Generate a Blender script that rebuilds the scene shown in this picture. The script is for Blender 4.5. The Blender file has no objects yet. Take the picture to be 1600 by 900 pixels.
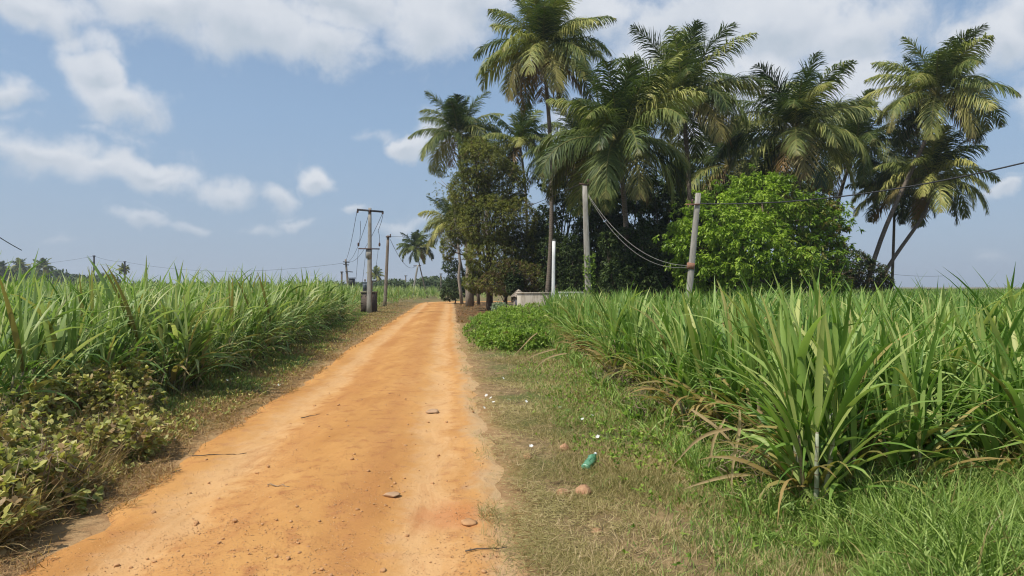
import bpy, math, random
import numpy as np
from mathutils import Vector
PI = math.pi
R = math.radians
rng = np.random.default_rng(11)
random.seed(5)
scene = bpy.context.scene
COL = scene.collection
H, F, HY = 1.9, 1000.0, 448.0

def at(px, py, Y):
    """point at depth Y that the photograph shows at pixel px, py"""
    return np.array(((px-800)/F*Y, Y, H+(HY-py)/F*Y))
def gnd(px, py):
    Y = H*F/(py-HY)
    return np.array(((px-800)/F*Y, Y, 0.0))

# ------------------------------------------------------------------ objects
def tag(o, label=None, cat=None, group=None, kind=None):
    if label: o['label'] = label
    if cat: o['category'] = cat
    if group: o['group'] = group
    if kind: o['kind'] = kind
    return o
def empty(name, loc=(0, 0, 0), rz=0, **k):
    o = bpy.data.objects.new(name, None)
    o.empty_display_size = .2
    o.location = loc
    o.rotation_euler = (0, 0, rz)
    COL.objects.link(o)
    return tag(o, **k)
def copy_tree(root, parent=None):
    c = root.copy()
    COL.objects.link(c)
    if parent is not None: c.parent = parent
    for ch in list(root.children): copy_tree(ch, c)
    return c

class Geo:
    def __init__(self):
        self.V = []; self.Q = []; self.T = []; self.tone = []; self.along = []; self.dry = []; self.n = 0
    def add(self, V, Q=None, T=None, tone=0.5, along=0.5, dry=0.0):
        V = np.asarray(V, float).reshape(-1, 3); n = len(V)
        self.V.append(V)
        if Q is not None and len(Q): self.Q.append(np.asarray(Q, int).reshape(-1, 4)+self.n)
        if T is not None and len(T): self.T.append(np.asarray(T, int).reshape(-1, 3)+self.n)
        for lst, a in ((self.tone, tone), (self.along, along), (self.dry, dry)):
            lst.append(np.broadcast_to(np.asarray(a, float), (n,)) if np.ndim(a) == 0 else np.asarray(a, float).reshape(-1))
        self.n += n
    def merge(self, g):
        for V in g.V: self.V.append(V)
        for q in g.Q: self.Q.append(q+self.n)
        for t in g.T: self.T.append(t+self.n)
        self.tone += g.tone; self.along += g.along; self.dry += g.dry
        self.n += g.n
    def arrays(self):
        V = np.concatenate(self.V)
        Q = np.concatenate(self.Q) if self.Q else np.zeros((0, 4), int)
        T = np.concatenate(self.T) if self.T else np.zeros((0, 3), int)
        return V, Q, T, np.concatenate(self.tone), np.concatenate(self.along), np.concatenate(self.dry)
    def mesh(self, name, mat, smooth=False):
        V, Q, T, to, al, dr = self.arrays()
        me = bpy.data.meshes.new(name)
        me.vertices.add(len(V)); me.vertices.foreach_set('co', V.astype(np.float32).ravel())
        nl = Q.size+T.size
        me.loops.add(nl); me.loops.foreach_set('vertex_index', np.concatenate([Q.ravel(), T.ravel()]).astype(np.int32))
        npoly = len(Q)+len(T)
        me.polygons.add(npoly)
        tot = np.concatenate([np.full(len(Q), 4), np.full(len(T), 3)])
        st = np.concatenate([[0], np.cumsum(tot)[:-1]]) if npoly else np.zeros(0)
        me.polygons.foreach_set('loop_start', st.astype(np.int32))
        try: me.polygons.foreach_set('loop_total', tot.astype(np.int32))
        except Exception: pass
        if smooth: me.polygons.foreach_set('use_smooth', np.ones(npoly, bool))
        for nm, a in (('tone', to), ('along', al), ('dry', dr)):
            at_ = me.attributes.new(nm, 'FLOAT', 'POINT'); at_.data.foreach_set('value', a.astype(np.float32))
        me.update(calc_edges=True); me.validate()
        if mat: me.materials.append(mat)
        return me
    def build(self, name, mat, parent=None, smooth=False, **k):
        o = bpy.data.objects.new(name, self.mesh(name, mat, smooth))
        COL.objects.link(o)
        if parent is not None: o.parent = parent
        return tag(o, **k)

    # ---- shapes
    def strips(self, P, side, W, fold=0.0, tone=0.5, dry=0.0, two=False):
        """P (N,K,3) spines, side (N,K,3) unit, W (N,K) half widths. fold > 0 gives a V section"""
        N, K = P.shape[:2]
        al = np.broadcast_to(np.linspace(0, 1, K)[None, :], (N, K))
        tone = np.broadcast_to(np.asarray(tone, float).reshape(-1, 1) if np.ndim(tone) else np.full((N, 1), tone), (N, K))
        dry = np.asarray(dry, float)
        if dry.ndim == 0: dry = np.full((N, K), float(dry))
        elif dry.ndim == 1: dry = np.broadcast_to(dry[:, None], (N, K))
        if fold > 0:
            d = np.gradient(P, axis=1)
            nrm = np.cross(side, d); nrm /= np.linalg.norm(nrm, axis=2, keepdims=True)+1e-9
            A = P-side*W[..., None]+nrm*(fold*W)[..., None]
            B = P
            C = P+side*W[..., None]+nrm*(fold*W)[..., None]
            V = np.stack([A, B, C], 2); c = 3
        else:
            V = np.stack([P-side*W[..., None], P+side*W[..., None]], 2); c = 2
        idx = np.arange(N*K*c).reshape(N, K, c)
        q = np.stack([idx[:, :-1, :-1], idx[:, :-1, 1:], idx[:, 1:, 1:], idx[:, 1:, :-1]], -1).reshape(-1, 4)
        rep = lambda a: np.repeat(a[:, :, None], c, 2).ravel()
        self.add(V, q, None, rep(tone), rep(al), rep(dry))
    def tube(self, pts, rad, n=8, tone=0.5, cap=True, dry=0.0):
        P = np.asarray(pts, float); K = len(P)
        rad = np.broadcast_to(np.asarray(rad, float), (K,))
        d = np.gradient(P, axis=0); d /= np.linalg.norm(d, axis=1, keepdims=True)+1e-9
        ref = np.array((0, 0, 1.)) if abs(d[0, 2]) < .8 else np.array((1., 0, 0))
        a = np.cross(d, ref); a /= np.linalg.norm(a, axis=1, keepdims=True)+1e-9
        b = np.cross(d, a)
        t = np.linspace(0, 2*PI, n, endpoint=False)
        V = P[:, None]+rad[:, None, None]*(np.cos(t)[None, :, None]*a[:, None]+np.sin(t)[None, :, None]*b[:, None])
        idx = np.arange(K*n).reshape(K, n); nx = np.roll(idx, -1, 1)
        q = np.stack([idx[:-1], nx[:-1], nx[1:], idx[1:]], -1).reshape(-1, 4)
        V = V.reshape(-1, 3); T = []
        al = np.repeat(np.linspace(0, 1, K), n)
        if cap:
            V = np.concatenate([V, P[:1], P[-1:]]); al = np.concatenate([al, [0, 1]])
            for j in range(n):
                T.append((K*n, (j+1) % n, j)); T.append((K*n+1, (K-1)*n+j, (K-1)*n+(j+1) % n))
        self.add(V, q, T, tone, al, dry)
    def box(self, c, s, M=None, tone=0.5, taper=1.0, dry=0.0):
        c = np.asarray(c, float); s = np.asarray(s, float)/2
        V = np.array([[x, y, z] for z in (-1, 1) for y in (-1, 1) for x in (-1, 1)], float)
        k = np.where(V[:, 2] > 0, taper, 1.0)[:, None]
        V = V*s*np.concatenate([k, k, np.ones_like(k)], 1)
        if M is not None: V = V@np.asarray(M).T
        self.add(V+c, [(0, 2, 3, 1), (4, 5, 7, 6), (0, 1, 5, 4), (2, 6, 7, 3), (0, 4, 6, 2), (1, 3, 7, 5)], None, tone, 0.5, dry)
    def beam(self, a, b, w0, w1=None, d0=None, d1=None, bev=.12, tone=.5, K=2):
        """rectangular tapered bar from a to b with chamfered corners"""
        a = np.asarray(a, float); b = np.asarray(b, float)
        w1 = w0 if w1 is None else w1; d0 = w0 if d0 is None else d0; d1 = d0*(w1/w0) if d1 is None else d1
        ax = b-a; ax /= np.linalg.norm(ax)
        ref = np.array((0, 1., 0)) if abs(ax[1]) < .9 else np.array((0, 0, 1.))
        u = np.cross(ax, ref); u /= np.linalg.norm(u); v = np.cross(u, ax)
        sec = []
        for sx, sy in ((1, 1), (-1, 1), (-1, -1), (1, -1)):
            p = [(sx*(1-bev), sy), (sx, sy*(1-bev))]
            if sx*sy > 0: p = p[::-1]
            sec += p
        sec = np.array(sec)
        V = []
        for i in range(K):
            t = i/(K-1); w = (w0+(w1-w0)*t)/2; d = (d0+(d1-d0)*t)/2
            V.append(a+(b-a)*t+sec[:, :1]*w*u+sec[:, 1:]*d*v)
        V = np.concatenate(V); n = 8
        idx = np.arange(K*n).reshape(K, n); nx = np.roll(idx, -1, 1)
        q = np.stack([idx[:-1], nx[:-1], nx[1:], idx[1:]], -1).reshape(-1, 4)
        T = [(0, j+1, j) for j in range(1, 7)]+[((K-1)*n, (K-1)*n+j, (K-1)*n+j+1) for j in range(1, 7)]
        self.add(V, q, T, tone, np.repeat(np.linspace(0, 1, K), n))
    def lathe(self, prof, c=(0, 0, 0), n=14, tone=.5, axis=None):
        prof = np.asarray(prof, float); K = len(prof)
        t = np.linspace(0, 2*PI, n, endpoint=False)
        V = np.stack([prof[:, :1]*np.cos(t), prof[:, :1]*np.sin(t), np.repeat(prof[:, 1:], n, 1)], -1).reshape(-1, 3)
        if axis is not None:
            z = np.asarray(axis, float); z = z/np.linalg.norm(z)
            r = np.array((1., 0, 0)) if abs(z[0]) < .9 else np.array((0, 1., 0))
            x = np.cross(r, z); x /= np.linalg.norm(x); y = np.cross(z, x)
            V = V[:, :1]*x+V[:, 1:2]*y+V[:, 2:]*z
        idx = np.arange(K*n).reshape(K, n); nx = np.roll(idx, -1, 1)
        q = np.stack([idx[:-1], nx[:-1], nx[1:], idx[1:]], -1).reshape(-1, 4)
        self.add(V+np.asarray(c), q, None, tone, np.repeat(np.linspace(0, 1, K), n))
    def place_many(self, src, P, rz, sc, tilt=None):
        """many transformed copies of src (a Geo) joined in"""
        V, Q, T, to, al, dr = src.arrays(); n = len(V); N = len(P)
        c, s = np.cos(rz)[:, None], np.sin(rz)[:, None]
        sc = np.asarray(sc, float)
        if sc.ndim == 1: sc = np.stack([sc, sc, sc], 1)
        x = V[None, :, 0]*sc[:, :1]; y = V[None, :, 1]*sc[:, 1:2]; z = V[None, :, 2]*sc[:, 2:3]
        X = x*c-y*s; Y = x*s+y*c
        if tilt is not None: X = X+z*tilt[:, :1]; Y = Y+z*tilt[:, 1:2]
        W = np.stack([X, Y, z], -1)+P[:, None, :]
        off = (np.arange(N)*n)[:, None, None]
        jit = np.random.default_rng(N).uniform(-.18, .18, (N, 1))
        self.add(W, (Q[None]+off).reshape(-1, 4), (T[None]+off).reshape(-1, 3), (np.clip(to[None]+jit, 0, 1)).ravel(), np.tile(al, N), np.tile(dr, N))

# ------------------------------------------------------------------ materials
def new_mat(name):
    m = bpy.data.materials.new(name); m.use_nodes = True
    nt = m.node_tree; nt.nodes.clear()
    return m, nt, nt.nodes, nt.links
def ramp(nt, fac, stops, interp='LINEAR'):
    r = nt.nodes.new('ShaderNodeValToRGB'); r.color_ramp.interpolation = interp
    e = r.color_ramp.elements
    while len(e) > 1: e.remove(e[-1])
    e[0].position = stops[0][0]; e[0].color = (*stops[0][1], 1)
    for p, c in stops[1:]:
        q = e.new(p); q.color = (*c, 1)
    nt.links.new(fac, r.inputs['Fac'])
    return r.outputs['Color']
def attr(nt, name):
    a = nt.nodes.new('ShaderNodeAttribute'); a.attribute_name = name
    return a.outputs['Fac']
def noise(nt, scale, detail=4, rough=.6, vec=None, dist=0):
    n = nt.nodes.new('ShaderNodeTexNoise'); n.inputs['Scale'].default_value = scale
    n.inputs['Detail'].default_value = detail; n.inputs['Roughness'].default_value = rough; n.inputs['Distortion'].default_value = dist
    if vec is None:
        g = nt.nodes.new('ShaderNodeNewGeometry'); vec = g.outputs['Position']
    nt.links.new(vec, n.inputs['Vector'])
    return n.outputs['Fac']
def math_(nt, op, a, b=None, clamp=False):
    m = nt.nodes.new('ShaderNodeMath'); m.operation = op; m.use_clamp = clamp
    for i, v in enumerate((a, b)):
        if v is None: continue
        if hasattr(v, 'is_linked') or hasattr(v, 'links'): nt.links.new(v, m.inputs[i])
        else: m.inputs[i].default_value = v
    return m.outputs[0]
def mixc(nt, fac, a, b, mode='MIX'):
    m = nt.nodes.new('ShaderNodeMix'); m.data_type = 'RGBA'; m.blend_type = mode
    for s, v in ((m.inputs[0], fac), (m.inputs[6], a), (m.inputs[7], b)):
        if isinstance(v, (int, float)): s.default_value = v
        elif isinstance(v, tuple): s.default_value = (*v, 1)
        else: nt.links.new(v, s)
    return m.outputs[2]
def mapr(nt, v, a, b, c=0, d=1, smooth=False):
    m = nt.nodes.new('ShaderNodeMapRange')
    if smooth: m.interpolation_type = 'SMOOTHSTEP'
    nt.links.new(v, m.inputs[0])
    for i, x in enumerate((a, b, c, d)): m.inputs[i+1].default_value = x
    return m.outputs[0]
def finish(nt, color, rough=.8, bump=None, bstr=.3, bdist=.02, spec=.3, metallic=0):
    b = nt.nodes.new('ShaderNodeBsdfPrincipled'); o = nt.nodes.new('ShaderNodeOutputMaterial')
    if isinstance(color, tuple): b.inputs['Base Color'].default_value = (*color, 1)
    else: nt.links.new(color, b.inputs['Base Color'])
    b.inputs['Roughness'].default_value = rough; b.inputs['Specular IOR Level'].default_value = spec
    b.inputs['Metallic'].default_value = metallic
    if bump is not None:
        bp = nt.nodes.new('ShaderNodeBump'); bp.inputs['Strength'].default_value = bstr; bp.inputs['Distance'].default_value = bdist
        nt.links.new(bump, bp.inputs['Height']); nt.links.new(bp.outputs[0], b.inputs['Normal'])
    nt.links.new(b.outputs[0], o.inputs['Surface'])
    return b
def leaf_mat(name, stops, drycol, rough=.5, trans=.35, spec=.35, rib=None, patch=0.0, patch_scale=.6):
    """leaf colour from the per-leaf tone, dryness mixes to straw; part of the light passes through the leaf"""
    m, nt, N, L = new_mat(name)
    tone = attr(nt, 'tone')
    if patch:
        p = noise(nt, patch_scale, 2)
        tone = math_(nt, 'ADD', tone, math_(nt, 'MULTIPLY', math_(nt, 'SUBTRACT', p, .5), patch), True)
    oi = N.new('ShaderNodeObjectInfo')
    tone = math_(nt, 'ADD', tone, math_(nt, 'MULTIPLY', math_(nt, 'SUBTRACT', oi.outputs['Random'], .5), .22), True)
    col = ramp(nt, tone, stops)
    if rib is not None:
        pass
    dcol = ramp(nt, attr(nt, 'tone'), [(0, tuple(x*.62 for x in drycol)), (1, drycol)])
    col = mixc(nt, attr(nt, 'dry'), col, dcol)
    b = N.new('ShaderNodeBsdfPrincipled'); L.new(col, b.inputs['Base Color'])
    b.inputs['Roughness'].default_value = rough; b.inputs['Specular IOR Level'].default_value = spec
    t = N.new('ShaderNodeBsdfTranslucent')
    tc = mixc(nt, 1.0, col, (1.0, 1.15, .55), 'MULTIPLY'); L.new(tc, t.inputs['Color'])
    mx = N.new('ShaderNodeMixShader'); mx.inputs[0].default_value = trans
    L.new(b.outputs[0], mx.inputs[1]); L.new(t.outputs[0], mx.inputs[2])
    o = N.new('ShaderNodeOutputMaterial'); L.new(mx.outputs[0], o.inputs['Surface'])
    return m

M = {}
M['cane'] = leaf_mat('cane_leaf', [(0, (.12, .21, .045)), (.4, (.23, .335, .09)), (.8, (.41, .49, .20)), (1, (.55, .56, .26))], (.46, .33, .14), .48, .4, .3, patch=.4, patch_scale=.25)
M['cane_r'] = leaf_mat('cane_leaf_dark', [(0, (.09, .18, .03)), (.4, (.18, .305, .055)), (.8, (.34, .46, .13)), (1, (.53, .54, .19))], (.46, .31, .12), .48, .4, .3, patch=.4, patch_scale=.25)
M['palm'] = leaf_mat('palm_leaflet', [(0, (.03, .055, .014)), (.45, (.11, .15, .035)), (.75, (.27, .29, .08)), (1, (.42, .40, .12))], (.28, .18, .07), .52, .28, .3)
M['mango'] = leaf_mat('mango_leaf', [(0, (.07, .13, .016)), (.5, (.19, .30, .03)), (1, (.34, .46, .06))], (.22, .12, .05), .45, .36, .4, patch=.3, patch_scale=.5)
M['olive'] = leaf_mat('fine_leaf', [(0, (.07, .085, .018)), (.5, (.16, .18, .036)), (1, (.28, .28, .06))], (.16, .10, .05), .6, .3, .25, patch=.5, patch_scale=.5)
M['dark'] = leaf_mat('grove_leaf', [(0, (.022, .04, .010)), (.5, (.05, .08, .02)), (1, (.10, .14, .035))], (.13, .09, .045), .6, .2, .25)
M['bush'] = leaf_mat('bush_leaf', [(0, (.10, .18, .022)), (.5, (.22, .34, .04)), (1, (.38, .48, .09))], (.26, .17, .07), .5, .34, .35, patch=.3, patch_scale=2)
M['weed'] = leaf_mat('weed_leaf', [(0, (.16, .19, .045)), (.5, (.38, .38, .10)), (1, (.60, .54, .18))], (.42, .27, .12), .5, .32, .35, patch=.5, patch_scale=3)
M['pale'] = leaf_mat('pale_leaf', [(0, (.20, .27, .15)), (1, (.45, .52, .36))], (.4, .35, .25), .6, .25, .25)
M['grass'] = leaf_mat('grass_blade', [(0, (.10, .18, .03)), (.5, (.21, .32, .06)), (1, (.38, .48, .13))], (.40, .28, .13), .5, .35, .35, patch=.4, patch_scale=1.5)
M['drygrass'] = leaf_mat('dry_grass_blade', [(0, (.20, .18, .06)), (.5, (.38, .315, .13)), (1, (.60, .50, .25))], (.44, .28, .13), .65, .3, .2, patch=.5, patch_scale=1.3)
M['far'] = leaf_mat('far_leaf', [(0, (.055, .08, .035)), (.5, (.08, .115, .045)), (1, (.12, .15, .06))], (.2, .15, .09), .7, .2, .2)
M['browngrass'] = leaf_mat('brown_grass_blade', [(0, (.19, .12, .05)), (.5, (.42, .285, .125)), (1, (.60, .45, .22))], (.40, .22, .10), .65, .3, .2, patch=.5, patch_scale=1.3)
M['straw'] = leaf_mat('dry_cane_leaf', [(0, (.34, .24, .12)), (1, (.58, .44, .24))], (.5, .36, .18), .6, .25, .3)
M['petal'] = leaf_mat('petal', [(0, (.75, .74, .72)), (1, (.85, .84, .82))], (.8, .8, .8), .6, .3, .2)
M['thatch'] = leaf_mat('thatch', [(0, (.22, .18, .14)), (1, (.42, .36, .29))], (.3, .25, .2), .9, .05, .1)

def simple(name, stops, scale=6, rough=.8, bs=.3, bd=.01, spec=.3, metallic=0, stretch=None, detail=6):
    m, nt, N, L = new_mat(name)
    vec = None
    if stretch:
        tc = N.new('ShaderNodeTexCoord'); mp = N.new('ShaderNodeMapping'); mp.inputs['Scale'].default_value = stretch
        L.new(tc.outputs['Object'], mp.inputs['Vector']); vec = mp.outputs[0]
    n = noise(nt, scale, detail, .65, vec)
    finish(nt, ramp(nt, n, stops), rough, n, bs, bd, spec, metallic)
    return m
M['concrete'] = simple('weathered_concrete', [(.3, (.20, .18, .15)), (.55, (.33, .31, .27)), (.75, (.42, .40, .35))], 3, .9, .5, .01, stretch=(3, 3, .6))
M['concrete_brown'] = simple('brown_concrete', [(.3, (.15, .115, .085)), (.7, (.27, .225, .18))], 3, .9, .4, stretch=(3, 3, .6))
M['white'] = simple('whitewash', [(.3, (.50, .50, .46)), (.5, (.72, .73, .71)), (.7, (.80, .81, .80))], 3, .8, .2, stretch=(3, 3, .5))
M['wall'] = simple('old_whitewash', [(.3, (.36, .31, .23)), (.5, (.58, .52, .42)), (.75, (.66, .61, .50))], 2.2, .9, .3, stretch=(2.5, 2.5, .45))
M['iron'] = simple('rusty_iron', [(.3, (.05, .035, .03)), (.7, (.12, .07, .05))], 20, .7, .2, metallic=.3)
M['rust'] = simple('rust_band', [(.3, (.22, .10, .06)), (.7, (.35, .19, .12))], 20, .8, .2)
M['dark_iron'] = simple('dark_iron', [(.3, (.03, .03, .035)), (.7, (.07, .07, .075))], 10, .6, .1, metallic=.3)
M['wire'] = simple('cable', [(.3, (.02, .02, .022)), (.7, (.035, .035, .04))], 10, .6, 0)
M['wire_pale'] = simple('aluminium_wire', [(.3, (.20, .19, .17)), (.7, (.28, .27, .24))], 10, .5, 0, metallic=.2)
M['tank'] = simple('transformer_paint', [(.3, (.16, .19, .22)), (.7, (.24, .28, .31))], 8, .6, .1)
M['porcelain'] = simple('porcelain', [(.3, (.12, .07, .05)), (.7, (.17, .09, .06))], 8, .25, 0, spec=.6)
M['bark'] = simple('bark', [(.3, (.07, .05, .035)), (.6, (.15, .115, .085)), (.8, (.21, .17, .13))], 7, .95, .8, .03, stretch=(2, 2, .5))
M['bark_pale'] = simple('pale_bark', [(.3, (.17, .14, .11)), (.7, (.34, .30, .25))], 7, .95, .8, .03, stretch=(2, 2, .5))
M['twig'] = simple('dead_twig', [(.3, (.22, .16, .10)), (.7, (.36, .27, .18))], 20, .9, .4)
M['coconut'] = simple('coconut_husk', [(.3, (.16, .13, .03)), (.7, (.26, .20, .06))], 4, .5, .2)
M['clay_stone'] = simple('clay_stone', [(.3, (.30, .155, .08)), (.55, (.44, .25, .135)), (.8, (.55, .35, .20))], 14, .95, 1, .03)
M['road_stone'] = simple('road_stone', [(.3, (.36, .19, .085)), (.55, (.46, .25, .11)), (.8, (.56, .34, .18))], 14, .9, .6, .01)
M['slate'] = simple('grey_stone', [(.3, (.34, .21, .12)), (.7, (.47, .30, .17))], 10, .85, .5, .01)

def palm_bark(name, c0, c1):
    m, nt, N, L = new_mat(name)
    g = N.new('ShaderNodeNewGeometry'); sp = N.new('ShaderNodeSeparateXYZ'); L.new(g.outputs['Position'], sp.inputs[0])
    n1 = noise(nt, 3, 4)
    z = math_(nt, 'ADD', math_(nt, 'MULTIPLY', sp.outputs[2], 8.0), math_(nt, 'MULTIPLY', n1, 3))
    rings = math_(nt, 'FRACT', z)
    n2 = noise(nt, 9, 5)
    f = math_(nt, 'MULTIPLY', math_(nt, 'ADD', math_(nt, 'MULTIPLY', rings, .4), n2), .8)
    finish(nt, ramp(nt, f, [(.25, c0), (.8, c1)]), .95, f, .7, .03)
    return m
M['palm_bark'] = palm_bark('palm_bark', (.075, .058, .045), (.20, .165, .13))
M['palm_bark_pale'] = palm_bark('palm_bark_pale', (.16, .14, .12), (.36, .33, .29))

def brick_mat():
    m, nt, N, L = new_mat('dark_masonry')
    tc = N.new('ShaderNodeTexCoord')
    mp = N.new('ShaderNodeMapping'); mp.inputs['Rotation'].default_value = (R(90), 0, 0); L.new(tc.outputs['Object'], mp.inputs['Vector'])
    b = N.new('ShaderNodeTexBrick'); L.new(mp.outputs[0], b.inputs['Vector'])
    b.inputs['Scale'].default_value = 4; b.inputs['Color1'].default_value = (.075, .06, .052, 1); b.inputs['Color2'].default_value = (.13, .085, .065, 1)
    b.inputs['Mortar'].default_value = (.16, .14, .12, 1); b.inputs['Mortar Size'].default_value = .02
    n = noise(nt, 5, 4)
    col = mixc(nt, math_(nt, 'MULTIPLY', n, .6), b.outputs['Color'], (.06, .05, .045))
    finish(nt, col, .95, n, .4)
    return m
M['brick'] = brick_mat()

def road_mat():
    m, nt, N, L = new_mat('orange_laterite')
    g = N.new('ShaderNodeNewGeometry')
    mp = N.new('ShaderNodeMapping'); mp.inputs['Scale'].default_value = (1, .28, 1); L.new(g.outputs['Position'], mp.inputs['Vector'])
    u = attr(nt, 'tone')          # 0 left edge .. 1 right edge
    big = noise(nt, .9, 5, .6, mp.outputs[0], .4)
    med = noise(nt, 5, 6, .65)
    mid_ = noise(nt, 2.2, 6, .7, mp.outputs[0], .6)
    fine = noise(nt, 34, 5, .7)
    col = ramp(nt, big, [(.32, (.40, .185, .055)), (.5, (.495, .25, .080)), (.68, (.56, .305, .108))])
    col = mixc(nt, mapr(nt, med, .52, .72), col, (.38, .165, .062))
    # loose paler dust on the right shoulder, redder gravel strips beside the wheel tracks
    e = math_(nt, 'ADD', u, math_(nt, 'MULTIPLY', math_(nt, 'SUBTRACT', med, .5), .16))
    col = mixc(nt, math_(nt, 'MULTIPLY', mapr(nt, e, .90, 1.0, smooth=True), mapr(nt, mid_, .35, .6, .2, .85)), col, (.54, .39, .22))
    tr = math_(nt, 'ADD', math_(nt, 'MULTIPLY', mapr(nt, e, .06, .16, smooth=True), mapr(nt, e, .30, .20, smooth=True)), math_(nt, 'MULTIPLY', mapr(nt, e, .70, .79, smooth=True), mapr(nt, e, .93, .84, smooth=True)), True)
    col = mixc(nt, math_(nt, 'MULTIPLY', tr, mapr(nt, mid_, .36, .56, .25, .8)), col, (.60, .365, .17))
    col = mixc(nt, mapr(nt, mid_, .54, .68, 0, .6), col, (.38, .165, .055))
    s1 = math_(nt, 'MULTIPLY', mapr(nt, e, .22, .31, smooth=True), mapr(nt, e, .41, .31, smooth=True))
    s2 = math_(nt, 'MULTIPLY', mapr(nt, e, .52, .62, smooth=True), mapr(nt, e, .74, .62, smooth=True))
    st = math_(nt, 'ADD', s1, s2, True)
    grit = mapr(nt, fine, .48, .66)
    col = mixc(nt, math_(nt, 'MULTIPLY', math_(nt, 'ADD', math_(nt, 'MULTIPLY', st, grit), math_(nt, 'MULTIPLY', st, .35), True), .6), col, (.38, .165, .06))
    col = mixc(nt, math_(nt, 'MULTIPLY', mapr(nt, fine, .60, .72), .35), col, (.68, .42, .21))
    col = mixc(nt, math_(nt, 'MULTIPLY', mapr(nt, fine, .36, .28), .45), col, (.30, .125, .045))
    # damp red stain near the camera
    sp = N.new('ShaderNodeVectorMath'); sp.operation = 'DISTANCE'; L.new(g.outputs['Position'], sp.inputs[0]); sp.inputs[1].default_value = (-.52, 5.35, 0)
    sd = math_(nt, 'ADD', sp.outputs['Value'], math_(nt, 'MULTIPLY', math_(nt, 'SUBTRACT', med, .5), .5))
    col = mixc(nt, math_(nt, 'MULTIPLY', mapr(nt, sd, .5, .05, smooth=True), .55), col, (.42, .14, .05))
    h = math_(nt, 'ADD', math_(nt, 'MULTIPLY', med, .5), math_(nt, 'MULTIPLY', fine, .45))
    v = N.new('ShaderNodeTexVoronoi'); v.inputs['Scale'].default_value = 42; L.new(g.outputs['Position'], v.inputs['Vector'])
    peb = mapr(nt, v.outputs['Distance'], .30, .12)
    h = math_(nt, 'ADD', h, math_(nt, 'MULTIPLY', math_(nt, 'MULTIPLY', peb, mapr(nt, med, .45, .6)), .5))
    finish(nt, col, .95, h, .8, .025, .12)
    return m
M['road'] = road_mat()

def ground_mat():
    m, nt, N, L = new_mat('verge_soil')
    big = noise(nt, .7, 4); med = noise(nt, 6, 5); fine = noise(nt, 40, 4, .7)
    col = ramp(nt, med, [(.3, (.12, .085, .045)), (.5, (.21, .15, .075)), (.7, (.32, .22, .11))])
    col = mixc(nt, mapr(nt, big, .45, .6), col, (.11, .12, .04))
    col = mixc(nt, math_(nt, 'MULTIPLY', attr(nt, 'dry'), mapr(nt, big, .35, .6, .55, .95)), col, ramp(nt, med, [(.35, (.34, .18, .08)), (.65, (.47, .29, .14))]))
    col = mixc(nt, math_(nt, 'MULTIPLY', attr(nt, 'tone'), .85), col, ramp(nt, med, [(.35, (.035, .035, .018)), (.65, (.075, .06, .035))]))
    h = math_(nt, 'ADD', med, math_(nt, 'MULTIPLY', fine, .6))
    finish(nt, col, .95, h, .8, .03, .1)
    return m
M['ground'] = ground_mat()

# ------------------------------------------------------------------ layout of road and fields
YL = np.array([-8, 0, 4.2, 6, 7.5, 12.5, 18.6, 30.6, 51, 73.]); XLv = np.array([-2.9, -3.05, -3.24, -3.42, -3.72, -4.1, -4.85, -6.1, -8.2, -10.6])
YR = np.array([-8, 0, 4.2, 5.4, 7.5, 11, 17, 26, 45, 73.]); XRv = np.array([.1, .05, -.02, -.13, -.3, -.66, -1.27, -2.24, -4.0, -6.7])
xl = lambda y: np.interp(y, YL, XLv)
xr = lambda y: np.interp(y, YR, XRv)
CLY = np.array([0, 8, 9, 11.4, 15, 23, 45, 60]); CLX = np.array([-6.3, -6.2, -6.15, -5.95, -6.3, -7.6, -11.3, -13.5])
cl = lambda y: np.interp(y, CLY, CLX)
CRY = np.array([0, 4.9, 8.2, 12.5, 23, 34]); CRX = np.array([2.7, 2.55, 2.35, 2.2, 1.7, 2.0])
cr = lambda y: np.interp(y, CRY, CRX)

def wob(x, y, s, a):
    return a*(np.sin(x*s*1.3+y*s*.7+1.1)+np.sin(x*s*.6-y*s*1.7+2.3)+np.sin(x*s*2.9+y*s*2.3)*.5)/2.5

# ground: one sheet to the horizon
def spaced(segs):
    out = []
    for a, b, s in segs: out += list(np.arange(a, b, s))
    return np.array(out)
gx = spaced([(-4000, -400, 600), (-400, -60, 40), (-60, -12, 3), (-12, 8, .16), (8, 60, 3), (60, 400, 40), (400, 4001, 600)])
gy = spaced([(-600, -20, 100), (-20, 2, 2), (2, 14, .14), (14, 50, .5), (50, 120, 3), (120, 400, 30), (400, 5001, 600)])
GX, GY = np.meshgrid(gx, gy)
def ground_z(x, y):
    x = np.asarray(x, float); y = np.asarray(y, float)
    z = -.03+wob(x, y, 1.1, .02)+wob(x, y, 5.3, .012)
    dl = xl(y)-x; dr = x-xr(y)
    on = (y < 80)
    z = z+np.where(on & (dl > .2), np.clip((dl-.2)*.06, 0, .10), 0)+np.where(on & (dr > .2), np.clip((dr-.2)*.05, 0, .10), 0)
    z = np.where(on & (dl < -.35) & (dr < -.35), -.09, z-.012)
    far = (y > 75) | (y < -8)
    return np.where(far, -.09, z)
GZ = ground_z(GX, GY)
g = Geo(); ny, nx_ = GX.shape
idx = np.arange(ny*nx_).reshape(ny, nx_)
q = np.stack([idx[:-1, :-1], idx[:-1, 1:], idx[1:, 1:], idx[1:, :-1]], -1).reshape(-1, 4)
near_road = np.clip(1-np.minimum(np.abs(GX-xl(GY)), np.abs(GX-xr(GY)))/.55, 0, 1)*(GY < 80)
near_road = np.where((GX > xl(GY)) & (GX < xr(GY)) & (GY < 80), 1, near_road)
incane = ((GX < cl(GY)+.3) | (GX > cr(GY)-.1)) & (GY > 3) & (GY < 46)
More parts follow.
